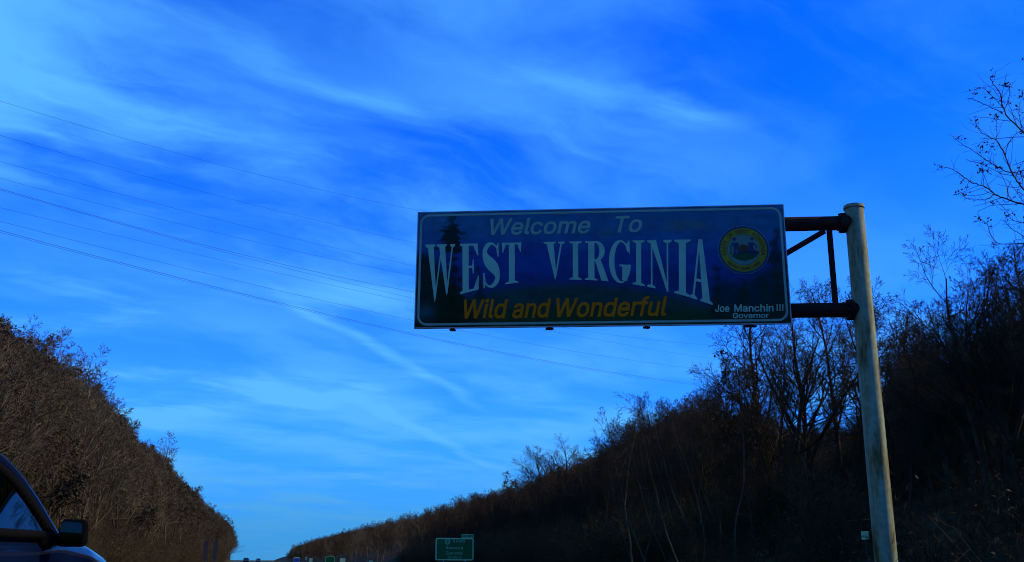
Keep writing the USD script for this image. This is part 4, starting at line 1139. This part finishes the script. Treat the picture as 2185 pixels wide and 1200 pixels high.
# --- a pale dead branch on the shaded bank
q = sight(1655, 1141, 33)
gz = float(ground_at(q[0], q[1]))
fb = np.random.default_rng(5)
fb_o = thing('fallen_branch', 'pale fallen branch lying on the shaded bank left of the sign pole', 'branch', (q[0], q[1], gz))
P = np.array([[-0.36, 0, 0.06], [-0.1, 0.05, 0.12], [0.15, 0.0, 0.20], [0.4, 0.1, 0.16]]); P2 = np.array([[0.0, 0.02, 0.14], [0.2, 0.05, 0.05], [0.5, 0.2, 0.02], [0.55, 0.2, 0.03]]); P3 = np.array([[-0.1, 0.05, 0.12], [-0.25, 0.0, 0.22], [-0.33, 0.0, 0.25], [-0.4, 0, 0.27]])
obj('limb', tubes(np.stack([P, P2, P3]), np.array([[0.026, 0.022, 0.016, 0.008]] * 3), 6), M_PALE_BARK, fb_o, smooth=True)

# ------------------------------------------------------------------ power lines over the valley
M_WIRE = simple('weathered_wire', (0.012, 0.018, 0.022), 0.8, 0.1)
A2, B2 = sight(0, 500, 120)[:2], sight(1500, 700, 240)[:2]
WIRES = [([(0, 216), (366, 324), (897, 450)], 0.0155, 'uppermost thin power line, ending at the top left corner of the sign'),
         ([(27, 297), (458, 416), (888, 519)], 0.0155, 'second power line from the top'),
         ([(0, 345), (412, 455), (888, 569)], 0.0155, 'third power line from the top'),
         ([(0, 381), (458, 496), (888, 590)], 0.0155, 'fourth power line from the top, meeting the sign edge at mid height'),
         ([(0, 403), (458, 529), (888, 624)], 0.0222, 'fifth power line from the top, darker than those above it'),
         ([(0, 406), (458, 533), (888, 638), (1540, 738)], 0.0178, 'power line running so close below the fifth that they merge at the left'),
         ([(0, 439), (458, 558), (888, 649), (1190, 706), (1530, 768)], 0.0155, 'thin power line between the merging pair and the lowest ones'),
         ([(0, 473), (458, 587), (888, 686), (1500, 788)], 0.0178, 'second lowest power line, close above the dark lowest one'),
         ([(0, 490), (458, 616), (897, 714), (1450, 815)], 0.0244, 'lowest and darkest power line, crossing under the sign to the wood'),
         ([(0, 494), (458, 619), (897, 717), (1450, 818)], 0.0178, 'thin power line twisted against the lowest dark one')]
for pts, r, label in WIRES:
    ts, zs = [], []
    d = B2 - A2
    for a, b in pts:
        v = RGT * (a - 1092.5) / 2140 - UPV * (b - 600) / 2140 + FWD
        M = np.array([[v[0], -d[0]], [v[1], -d[1]]])
        k, t = np.linalg.solve(M, A2)
        ts.append(t); zs.append(EYE[2] + v[2] * k)
    co = np.polyfit(ts, zs, 2)
    t = np.linspace(-0.35, 1.12, 60)
    P = np.stack([A2[0] + d[0] * t, A2[1] + d[1] * t, np.polyval(co, t)], 1)
    obj('power_line', tubes(P[None], np.full((1, 60), r), 5), M_WIRE, smooth=True, label=label, category='power line', group='power lines across the sky')

# ------------------------------------------------------------------ road signs down the road
M_SIGN_GREEN = mottled('green_sign_film', [(0.3, (0.001, 0.085, 0.022)), (0.7, (0.002, 0.115, 0.030))], scale=1.5, rough=0.6, spec=0.05)
M_SIGN_BLUE = mottled('blue_sign_film', [(0.3, (0.01, 0.04, 0.30)), (0.7, (0.015, 0.06, 0.38))], scale=1.5, rough=0.5)
M_LEGEND = simple('sign_legend_white', (0.38, 0.58, 0.24), 0.6, 0.1)
M_STEEL = mottled('galvanised_steel', [(0.3, (0.22, 0.23, 0.23)), (0.7, (0.34, 0.35, 0.34))], scale=4.0, rough=0.6)


def sign_frame(x, y, d):
    """origin on the ground below a point of the photo, turned to face the camera's road"""
    q = sight(x, y, d)
    g = float(ground_at(q[0], q[1]))
    return q, g


def face_text(text, cx, cy, h, w=None):
    m = meshkit.text_mesh(text, h, 0.004, bold=False)
    m.apply_translation([-m.bounds[:, 0].mean(), 0, 0])
    if w:
        m.apply_scale([w / np.ptp(m.vertices[:, 0]), 1, 1])
    m.apply_translation([cx, cy, 0.006])
    return m


def stand(m):
    """from the drawing plane (x right, y up, z to the viewer) to a board facing -y"""
    m = m.copy(); m.apply_transform(np.array([[1, 0, 0, 0], [0, 0, -1, 0], [0, 1, 0, 0], [0, 0, 0, 1.0]]))
    return m


D1 = 105.0
q, g = sign_frame(970, 1171, D1)
k1 = np.linalg.norm(sight(1011, 1171, D1) - sight(929, 1171, D1))
W1 = k1; zt1 = float(sight(970, 1148, D1)[2] - g); zb1 = float(sight(970, 1196.5, D1)[2] - g); H1 = zt1 - zb1
EX = thing('exit_sign', 'green exit sign board with a small tab on its top right corner, on posts', 'road sign', (q[0], q[1], g), math.radians(3.3))


def rounded(w, h, r):
    return shapely.box(-w / 2, 0, w / 2, h).buffer(-r).buffer(r, quad_segs=8)


def put(name, mesh, mat, parent, dz, lift=0.0, dx=0.0):
    m = mesh.copy(); m.apply_translation([dx, dz, lift])
    return obj(name, stand(m), mat, parent)


sh = rounded(W1, H1, 0.18)
put('panel', extrude(sh, 0.04), M_SIGN_GREEN, EX, zb1, -0.04)
put('border_line', extrude(sh.buffer(-0.02).difference(sh.buffer(-0.13)), 0.005), M_LEGEND, EX, zb1, 0.001)
TW, TH = W1 * 27 / 83, H1 * 0.16
tb = rounded(TW, TH, 0.08)
tx = W1 / 2 - TW / 2
put('exit_tab', extrude(tb, 0.04), M_SIGN_GREEN, EX, zb1 + H1 + 0.004, -0.04, tx)
put('border_line', extrude(tb.buffer(-0.015).difference(tb.buffer(-0.07)), 0.005), M_LEGEND, EX, zb1 + H1 + 0.004, 0.001, tx)
put('lettering', face_text('EXIT 1', 0, TH * 0.3, TH * 0.42, TW * 0.66), M_LEGEND, EX, zb1 + H1 + 0.004, 0, tx)
shield = Polygon([(-0.30, 0.28), (-0.2, 0.36), (0, 0.31), (0.2, 0.36), (0.30, 0.28), (0.28, 0.0), (0.22, -0.22), (0, -0.36), (-0.22, -0.22), (-0.28, 0.0)])
sm = extrude(affinity.scale(shield.difference(shield.buffer(-0.075)), 0.85, 0.72, origin=(0, 0)), 0.005); sm.apply_translation([-W1 * 0.185, H1 * 0.81, 0.001])
put('route_shield', sm, M_LEGEND, EX, zb1)
put('lettering', face_text('52', -W1 * 0.185, H1 * 0.81 - 0.09, 0.18, 0.24), M_LEGEND, EX, zb1)
for tx_, cx, cy, h, w in (('S\u2009o\u2009u\u2009t\u2009h', W1 * 0.11, 0.80, 0.27, W1 * 0.31), ('K\u2009e\u2009n\u2009o\u2009v\u2009a', 0, 0.50, 0.28, W1 * 0.42), ('C\u2009e\u2009r\u2009e\u2009d\u2009o', -0.02, 0.265, 0.30, W1 * 0.42), ('1/2  M\u2009I\u2009L\u2009E', 0, 0.085, 0.22, W1 * 0.36)):
    put('lettering', face_text(tx_, cx, H1 * cy, h, w), M_LEGEND, EX, zb1)
for sx in (-1, 1):
    put('post', box(0.12, zt1 + 0.2, 0.16, (sx * W1 * 0.28, zt1 / 2 - 0.15, -0.125)), M_STEEL, EX, 0)


def small_sign(x0, x1, ytop, hh, d, mats, label, shape='box', text=None):
    q, g = sign_frame((x0 + x1) / 2, 1199, d)
    w = float(np.linalg.norm(sight(x1, 1195, d) - sight(x0, 1195, d)))
    zt = float(sight((x0 + x1) / 2, ytop, d)[2] - g)
    o = thing('road_sign', label, 'road sign', (q[0], q[1], g), math.radians(8))
    b = rounded(w, hh, min(w, hh) * 0.1) if shape == 'box' else unary_union([shapely.box(-w / 2, 0, w / 2, hh * 0.7), ellipse(0, hh * 0.68, w / 2, hh * 0.32)])
    put('panel', extrude(b, 0.02), mats[0], o, zt - hh, -0.02)
    put('border_line', extrude(b.buffer(-w * 0.02).difference(b.buffer(-w * 0.06)), 0.004), mats[1], o, zt - hh, 0.001)
    if text:
        for i, (t, c, h, ww) in enumerate(text):
            put('lettering', face_text(t, 0, hh * c, hh * h, w * ww), mats[1], o, zt - hh)
    for sx in ((-0.3, 0.3) if w > 1.5 else (0,)):
        put('post', box(0.07, zt - 0.05 + 0.3, 0.07, (sx * w, (zt - 0.05 - 0.3) / 2, -0.06)), M_STEEL, o, 0)
    return o, w, zt


o, w, zt = small_sign(626, 639, 1189, 2.6, 560, (M_SIGN_BLUE, M_LEGEND), 'blue sign with a white top at the far end of the right wood')
put('header', extrude(shapely.box(-w * 0.46, 0, w * 0.46, 0.55), 0.012), M_LEGEND, o, zt - 0.62, 0.004)
small_sign(651, 655, 1188, 1.4, 480, (M_STEEL, M_LEGEND), 'tiny grey sign between the far blue sign and the pale one')
small_sign(659, 667, 1191, 1.9, 400, (M_LEGEND, M_STEEL), 'small pale upright sign right of the far blue sign')
small_sign(693, 715, 1186, 1.9, 255, (M_SIGN_GREEN, M_LEGEND), 'small green round-topped sign at the bottom edge below the wood', 'arch')
small_sign(725, 737, 1191, 1.2, 205, (M_LEGEND, M_STEEL), 'pale sign at the bottom edge right of the small green one')
small_sign(787, 796, 1196, 0.9, 145, (M_LEGEND, M_STEEL), 'pale marker at the bottom edge, nearest to the green exit sign')

# a small white marker beside the pole
q = sight(1846, 1143, 27); g = float(ground_at(q[0], q[1]))
mk = thing('roadside_marker', 'small white square marker on a thin post just left of the sign pole foot', 'marker', (q[0], q[1], g), math.radians(-18))
mw = 14 / 2140 * 27.5; zc = float(q[2] - g)
put('panel', extrude(rounded(mw, mw * 1.15, 0.01), 0.012), M_LEGEND, mk, zc - mw * 0.57, -0.012)
put('centre_mark', extrude(shapely.box(-mw * 0.28, -mw * 0.2, mw * 0.28, mw * 0.1).difference(shapely.box(-mw * 0.15, -mw * 0.12, mw * 0.2, mw * 0.02)), 0.003), M_STEEL, mk, zc, 0.001)
put('post', box(0.05, zc + 0.35, 0.03, (0, (zc - 0.35) / 2, -0.03)), M_DARK, mk, 0)

# two dark upright panels at the far foot of the left hillside
for xx_, label in ((437.5, 'left one of two dark upright boards at the foot of the left hillside'), (458, 'right one of two dark upright boards at the foot of the left hillside')):
    d = 240.0
    q = sight(xx_, 1190, d); g = float(ground_at(q[0], q[1]))
    w = 7.5 / 2140 * d * 1.05; zt = float(sight(xx_, 1155, d)[2] - g)
    o = thing('upright_board', label, 'board', (q[0], q[1], g), math.radians(12), 'dark boards by the left hillside')
    put('panel', extrude(rounded(w, zt - 0.8, 0.05), 0.06), M_DARK, o, 0.8)
    for sx in (-0.3, 0.3):
        put('post', box(0.08, 1.6, 0.08, (sx * w, 0.5, -0.05)), M_STEEL, o, 0)

# ------------------------------------------------------------------ the dark blue vehicle and the two far ones
M_BLUE = usdkit.material(stage, '/World/Looks/dark_blue_paint', {'g': ('geometry', {}), 'n': ('noise_texture', {'scale': 1.8, 'detail': 5.0}), 'r': ('map_range', {'from_min': 0.3, 'from_max': 0.7, 'to_min': 0.05, 'to_max': 0.10}),
    'p': ('principled_bsdf', {'base_color': (0.002, 0.006, 0.022), 'metallic': 0.0, 'specular_ior_level': 0.22})}, [('g.position', 'n.vector'), ('n.fac', 'r.value'), ('r.result', 'p.roughness')], surface='p.BSDF')
M_TRIM = simple('black_trim', (0.0025, 0.0025, 0.0025), 0.9, 0.04)
M_TYRE = simple('tyre_rubber', (0.02, 0.02, 0.02), 0.85, 0.2)
M_RIM = simple('wheel_alloy', (0.45, 0.45, 0.46), 0.35, 0.5, 0.8)
M_SEAT = simple('seat_fabric', (0.03, 0.03, 0.032), 0.9, 0.1)
M_GLASS = usdkit.material(stage, '/World/Looks/tinted_glass', {'f': ('fresnel', {'IOR': 1.5}), 't': ('transparent_bsdf', {'color': (0.09, 0.13, 0.12)}), 'g': ('glossy_bsdf', {'color': (0.9, 0.9, 0.9), 'roughness': 0.02}), 'm': ('mix_closure', {})},
    [('f.fac', 'm.fac'), ('t.BSDF', 'm.closure1'), ('g.BSDF', 'm.closure2')], surface='m.closure')
M_MIRROR = simple('mirror_glass', (0.16, 0.24, 0.20), 0.04, 0.5, 1.0)
M_LAMP = simple('lamp_lens', (0.55, 0.55, 0.55), 0.1, 0.6)
M_TAIL = simple('tail_lamp_red', (0.30, 0.01, 0.012), 0.2, 0.5)


def loft(rings, close=True):
    """rings (n, m, 3) -> closed solid"""
    R = np.array(rings); n, m, _ = R.shape
    V = np.vstack([R.reshape(-1, 3), R[0].mean(0), R[-1].mean(0)])
    i = np.arange(n * m).reshape(n, m); nx = np.roll(i, -1, 1)
    q = np.stack([i[:-1], nx[:-1], nx[1:], i[1:]], -1).reshape(-1, 4)
    f = [q[:, [0, 1, 2]], q[:, [0, 2, 3]], np.c_[nx[0], i[0], np.full(m, n * m)], np.c_[i[-1], nx[-1], np.full(m, n * m + 1)]]
    t = trimesh.Trimesh(V, np.vstack(f), process=False)
    if t.volume < 0:
        t.invert()
    return t


def manifold(t):
    return manifold3d.Manifold(manifold3d.Mesh(np.asarray(t.vertices, np.float32), np.asarray(t.faces, np.uint32)))


def strip(A, B, thick=0.006):
    """a curved sheet between two polylines, with thickness along its normal"""
    A, B = np.array(A, float), np.array(B, float)
    n = len(A)
    G = np.stack([A + (B - A) * t for t in np.linspace(0, 1, 5)], 1)
    N = unit(np.cross(np.gradient(G, axis=0), np.gradient(G, axis=1)))
    top, bot = G + N * thick / 2, G - N * thick / 2
    V = np.vstack([top.reshape(-1, 3), bot.reshape(-1, 3)])
    i = np.arange(n * 5).reshape(n, 5); k = n * 5
    q = np.stack([i[:-1, :-1], i[1:, :-1], i[1:, 1:], i[:-1, 1:]], -1).reshape(-1, 4)
    f = [q[:, [0, 1, 2]], q[:, [0, 2, 3]], q[:, [2, 1, 0]] + k, q[:, [3, 2, 0]] + k]
    e = np.concatenate([i[:, 0], i[-1, 1:], i[::-1, -1][1:], i[0, ::-1][1:]])
    for a, b in zip(e[:-1], e[1:]):
        f.append(np.array([[a, b, b + k], [a, b + k, a + k]]))
    return trimesh.Trimesh(V, np.vstack(f), process=False)


VEH = '/World/vehicle_kinds'
stage.CreateClassPrim(VEH)


def build_suv(path):
    UsdGeom.Xform.Define(stage, path)

    def add(name, mesh, mat, parent='', smooth=30):
        p = numbered(path + parent, name)
        usdkit.mesh(stage, p, mesh, mat, smooth=smooth)
        return p[len(path):]

    # lower body
    ys = np.r_[np.linspace(-2.42, -2.2, 5), np.linspace(-2.0, 0.9, 22), np.linspace(1.05, 2.1, 12), np.linspace(2.2, 2.42, 6)]
    ztop = np.interp(ys, [-2.42, -2.3, -2.0, 0.6, 0.95, 1.5, 2.0, 2.2, 2.36, 2.42], [1.00, 1.16, 1.215, 1.235, 1.26, 1.215, 1.125, 1.04, 0.90, 0.78])
    half = np.interp(ys, [-2.42, -2.3, -1.9, 0.8, 1.6, 2.1, 2.3, 2.42], [0.80, 0.92, 0.965, 0.975, 0.965, 0.92, 0.83, 0.68])
    zbot = np.interp(ys, [-2.42, -2.2, 2.2, 2.42], [0.48, 0.36, 0.36, 0.46])
    rings = []
    for y, zt, w, zb in zip(ys, ztop, half, zbot):
        r = []
        hood = 0.05 if y > 0.9 else 0.012
        for a in np.linspace(0, 1, 9):                                              # right side up
            z = zb + (zt - 0.13 - zb) * a
            r.append((w * (0.955 + 0.045 * math.sin(math.pi * (0.15 + 0.75 * a))), y, z))
        for a in np.linspace(0.15, 1, 5) * math.pi / 2:
            r.append((w * 0.985 - 0.13 * (1 - math.cos(a)), y, zt - 0.13 + 0.13 * math.sin(a)))
        for t in np.linspace(0.8, -0.8, 9):
            r.append((t * (w - 0.13), y, zt + hood * (1 - t * t) * 0.8))
        L = [(-a, b, c) for a, b, c in r[:14]][::-1]
        rings.append(r + L)
    body = manifold(loft(rings))
    for wy in (1.45, -1.40):
        cut = trimesh.creation.cylinder(0.44, 3.0, sections=40); cut.apply_transform(trimesh.transformations.rotation_matrix(math.pi / 2, [0, 1, 0])); cut.apply_translation([0, wy, 0.37])
        body = body - manifold(cut)
    add('body', body, M_BLUE)
    core = box(1.1, 4.4, 0.6, (0, 0, 0.62)); add('chassis', core, M_TRIM)
    # greenhouse curves, right side: rail (roof edge with the windscreen pillar) and belt
    rail = np.array([(0.935, 0.95, 1.22), (0.915, 0.82, 1.34), (0.875, 0.63, 1.53), (0.825, 0.40, 1.72), (0.785, 0.16, 1.845), (0.755, -0.15, 1.90), (0.745, -0.8, 1.925), (0.745, -1.6, 1.905), (0.76, -2.05, 1.85), (0.80, -2.22, 1.70), (0.87, -2.33, 1.42), (0.91, -2.36, 1.19)])
    rail[:, 2] = 1.22 + (rail[:, 2] - 1.22) * 0.86; rail[1:8, 1] -= 0.05
    tt = np.linspace(0, len(rail) - 1, 66); rl = CubicSpline(np.arange(len(rail)), rail)(tt)
    mir = np.array([-1, 1, 1])
    for s in (1, -1):
        c = rl * np.array([s, 1, 1])
        add('roof_rail', tubes(c[None], np.full((1, 66), 0.036), 10), M_BLUE, smooth=True)
    # roof, windscreen, rear screen
    on = (rl[:, 1] < 0.02) & (rl[:, 1] > -2.08) & (rl[:, 2] > 1.7)
    E = rl[on]

    def crown(c, h):
        G = []
        for t in np.linspace(-1, 1, 11):
            g = c * np.array([t, 1, 1]); g = g.copy(); g[:, 2] += h * (1 - t * t); G.append(g)
        return np.stack(G, 1)
    G = crown(E, 0.06)
    for (lo, hi, nm, mt) in ((None, None, 'roof', M_BLUE),):
        n, m, _ = G.shape
        i = np.arange(n * m).reshape(n, m)
        q = np.stack([i[:-1, :-1], i[1:, :-1], i[1:, 1:], i[:-1, 1:]], -1).reshape(-1, 4)
        f = np.vstack([q[:, [0, 1, 2]], q[:, [0, 2, 3]]])
        V = G.reshape(-1, 3); V2 = V + [0, 0, 0.025]
        add(nm, (np.vstack([V2, V]), np.vstack([f[:, ::-1], f + len(V)])), mt)
    W = rl[(rl[:, 1] >= 0.0) & (rl[:, 1] < 0.93) & (rl[:, 2] > 1.19)]
    add('windscreen', strip(W * [0.97, 1, 1], W * [-0.97, 1, 1]), M_GLASS)
    B = rl[(rl[:, 1] < -2.0) & (rl[:, 2] > 1.18)]
    add('rear_window', strip(B * [0.96, 1, 1], B * [-0.96, 1, 1]), M_GLASS)
    # side windows between the belt and the rail
    S = rl[(rl[:, 2] > 1.24) & (rl[:, 1] > -2.33)]
    S = S[np.argsort(-S[:, 1])]
    bands = [('front', 0.80, -0.22), ('rear', -0.32, -1.22), ('quarter', -1.32, -2.12)]
    for s in (1, -1):
        for nm, ya, yb in bands:
            y_ = np.linspace(ya, yb, 26)
            tz = np.interp(-y_, -S[:, 1], S[:, 2]); txx = np.interp(-y_, -S[:, 1], S[:, 0])
            f = np.clip((tz - 0.065 - 1.25) / (tz - 1.25), 0.02, 1)
            topc = np.stack([s * (0.945 + (txx - 0.945) * f), y_, 1.25 + (tz - 1.25) * f], 1)
            bot = np.stack([np.full(26, s * 0.945), y_, np.full(26, 1.25)], 1)
            wpath = add('side_window', strip(topc, bot), M_GLASS)
            fr = np.vstack([topc, bot[::-1], topc[:1]])
            ft = np.linspace(0, len(fr) - 1, len(fr))
            add('window_frame', join([tubes(fr[k:k + 2][None], np.full((1, 2), 0.034), 6) for k in range(len(fr) - 1)]), M_TRIM, wpath, smooth=True)
        for yp in (-0.27, -1.27):
            tz = float(np.interp(-yp, -S[:, 1], S[:, 2])); txx = float(np.interp(-yp, -S[:, 1], S[:, 0]))
            add('door_pillar', strip([(s * txx, yp + 0.05, tz), (s * txx, yp - 0.05, tz)], [(s * 0.945, yp + 0.05, 1.17), (s * 0.945, yp - 0.05, 1.17)], 0.03), M_TRIM)
        for hy in (-0.08, -1.08):
            add('door_handle', box(0.03, 0.2, 0.035, (s * 0.985, hy, 1.03), 0.008), M_BLUE)
        add('side_moulding', box(0.02, 2.2, 0.09, (s * 0.972, 0.02, 0.68), 0.006), M_TRIM)
        for wy in (1.45, -1.40):
            ty = trimesh.creation.annulus(0.23, 0.38, 0.25, sections=40); ty.apply_transform(trimesh.transformations.rotation_matrix(math.pi / 2, [0, 1, 0])); ty.apply_translation([s * 0.82, wy, 0.38])
            w_ = add('wheel', ty, M_TYRE)
            rim_ = cat([trimesh.creation.annulus(0.19, 0.235, 0.2, sections=40)] + [trimesh.transform_points and box(0.38, 0.05, 0.04, (0, 0, s * 0.07)).apply_transform(trimesh.transformations.rotation_matrix(k * math.pi / 5, [0, 0, 1])) for k in range(5)])
            rim_.apply_transform(trimesh.transformations.rotation_matrix(math.pi / 2, [0, 1, 0])); rim_.apply_translation([s * 0.82, wy, 0.38])
            add('rim', rim_, M_RIM, w_)
            arch = np.array([(s * 0.97, wy + 0.46 * math.cos(a), 0.37 + 0.46 * math.sin(a)) for a in np.linspace(0.05, math.pi - 0.05, 24)])
            add('arch_trim', tubes(arch[None], np.full((1, 24), 0.028), 8), M_TRIM, smooth=True)
        # mirror: housing like a rounded box, glass facing back, stalk to the door
        MC = np.array([s * 1.13, 0.70, 1.265])
        hp = []
        for (dx, dz, rr) in ((-0.068, -0.058, 0.036), (0.072, -0.052, 0.042), (0.066, 0.058, 0.040), (-0.050, 0.066, 0.034)):
            for dy, k in ((0.0, 1.0), (0.08, 0.78)):
                sph = trimesh.creation.icosphere(2, rr * k); sph.apply_translation(MC + [s * dx * k ** 2, dy, dz * k]); hp.append(sph.vertices)
        m_ = add('mirror', trimesh.convex.convex_hull(np.vstack(hp)), M_TRIM)
        gl = Polygon([(-0.080, -0.072), (0.086, -0.068), (0.084, 0.072), (-0.062, 0.082)]).buffer(-0.025).buffer(0.025)
        gm = extrude(gl, 0.006)
        gm.apply_transform(np.array([[s, 0, 0, MC[0]], [0, 0, 1, 0.70 - 0.044], [0, 1, 0, MC[2]], [0, 0, 0, 1.0]]))
        if gm.volume < 0:
            gm.invert()
        add('mirror_glass', gm, M_MIRROR, m_, False)
        add('mirror_stalk', trimesh.convex.convex_hull(np.vstack([box(0.02, 0.2, 0.09, (s * 0.945, 0.72, 1.225)).vertices, box(0.02, 0.06, 0.05, (s * 1.08, 0.735, 1.225)).vertices])), M_TRIM, m_, False)
        add('headlight', box(0.30, 0.16, 0.17, (s * 0.70, 2.24, 0.86), 0.04), M_LAMP)
        add('tail_light', box(0.10, 0.12, 0.34, (s * 0.88, -2.34, 1.0), 0.03), M_TAIL)
    add('front_bumper', box(1.62, 0.22, 0.26, (0, 2.36, 0.55), 0.07), M_TRIM)
    add('rear_bumper', box(1.72, 0.20, 0.24, (0, -2.40, 0.56), 0.07), M_TRIM)
    for k in range(3):
        add('grille_bar', box(0.9, 0.05, 0.03, (0, 2.40, 0.74 + 0.055 * k)), M_RIM)
    for sx in (-0.42, 0.42):
        for sy in (0.0, -0.95):
            st = add('seat', box(0.52, 0.5, 0.2, (sx, sy + 0.1, 0.85), 0.06), M_SEAT)
            add('backrest', box(0.50, 0.16, 0.55, (sx, sy - 0.22, 1.15), 0.06), M_SEAT, st)
            add('headrest', box(0.28, 0.1, 0.17, (sx, sy - 0.24, 1.52), 0.04), M_SEAT, st)
    wheel = trimesh.creation.torus(0.18, 0.016, 28, 10); wheel.apply_transform(trimesh.transformations.rotation_matrix(math.radians(-65), [1, 0, 0])); wheel.apply_translation([-0.42, 0.42, 1.20])
    add('steering_wheel', wheel, M_TRIM)
    add('dashboard', box(1.6, 0.4, 0.22, (0, 0.72, 1.10), 0.06), M_TRIM)


build_suv(VEH + '/utility')


def vehicle(x, y, z, rot, label, group=None):
    o = UsdGeom.Xform.Define(stage, numbered('/World', 'sport_utility'))
    o.AddTranslateOp().Set(Gf.Vec3d(float(x), float(y), float(z)))
    o.AddRotateZOp().Set(float(rot))
    o.GetPrim().GetReferences().AddInternalReference(VEH + '/utility')
    o.GetPrim().SetInstanceable(True)
    return tag(o.GetPrim(), label, 'vehicle', group)


mp = sight(150, 1132, 8.0)
vehicle(mp[0] - 1.13, mp[1] - 0.66, 0.012, 0.0, 'dark blue sport utility passing on the left, cut off by the left edge')
for xx_, d, rot, label in ((525, 400, 193, 'far dark vehicle, left one of two on the oncoming road below the sky'), (551, 520, 193, 'farther dark vehicle, right one of two on the oncoming road below the sky')):
    q = sight(xx_, 1198, d)
    vehicle(q[0], q[1], float(ground_at(q[0], q[1])) + 0.012, rot, label)
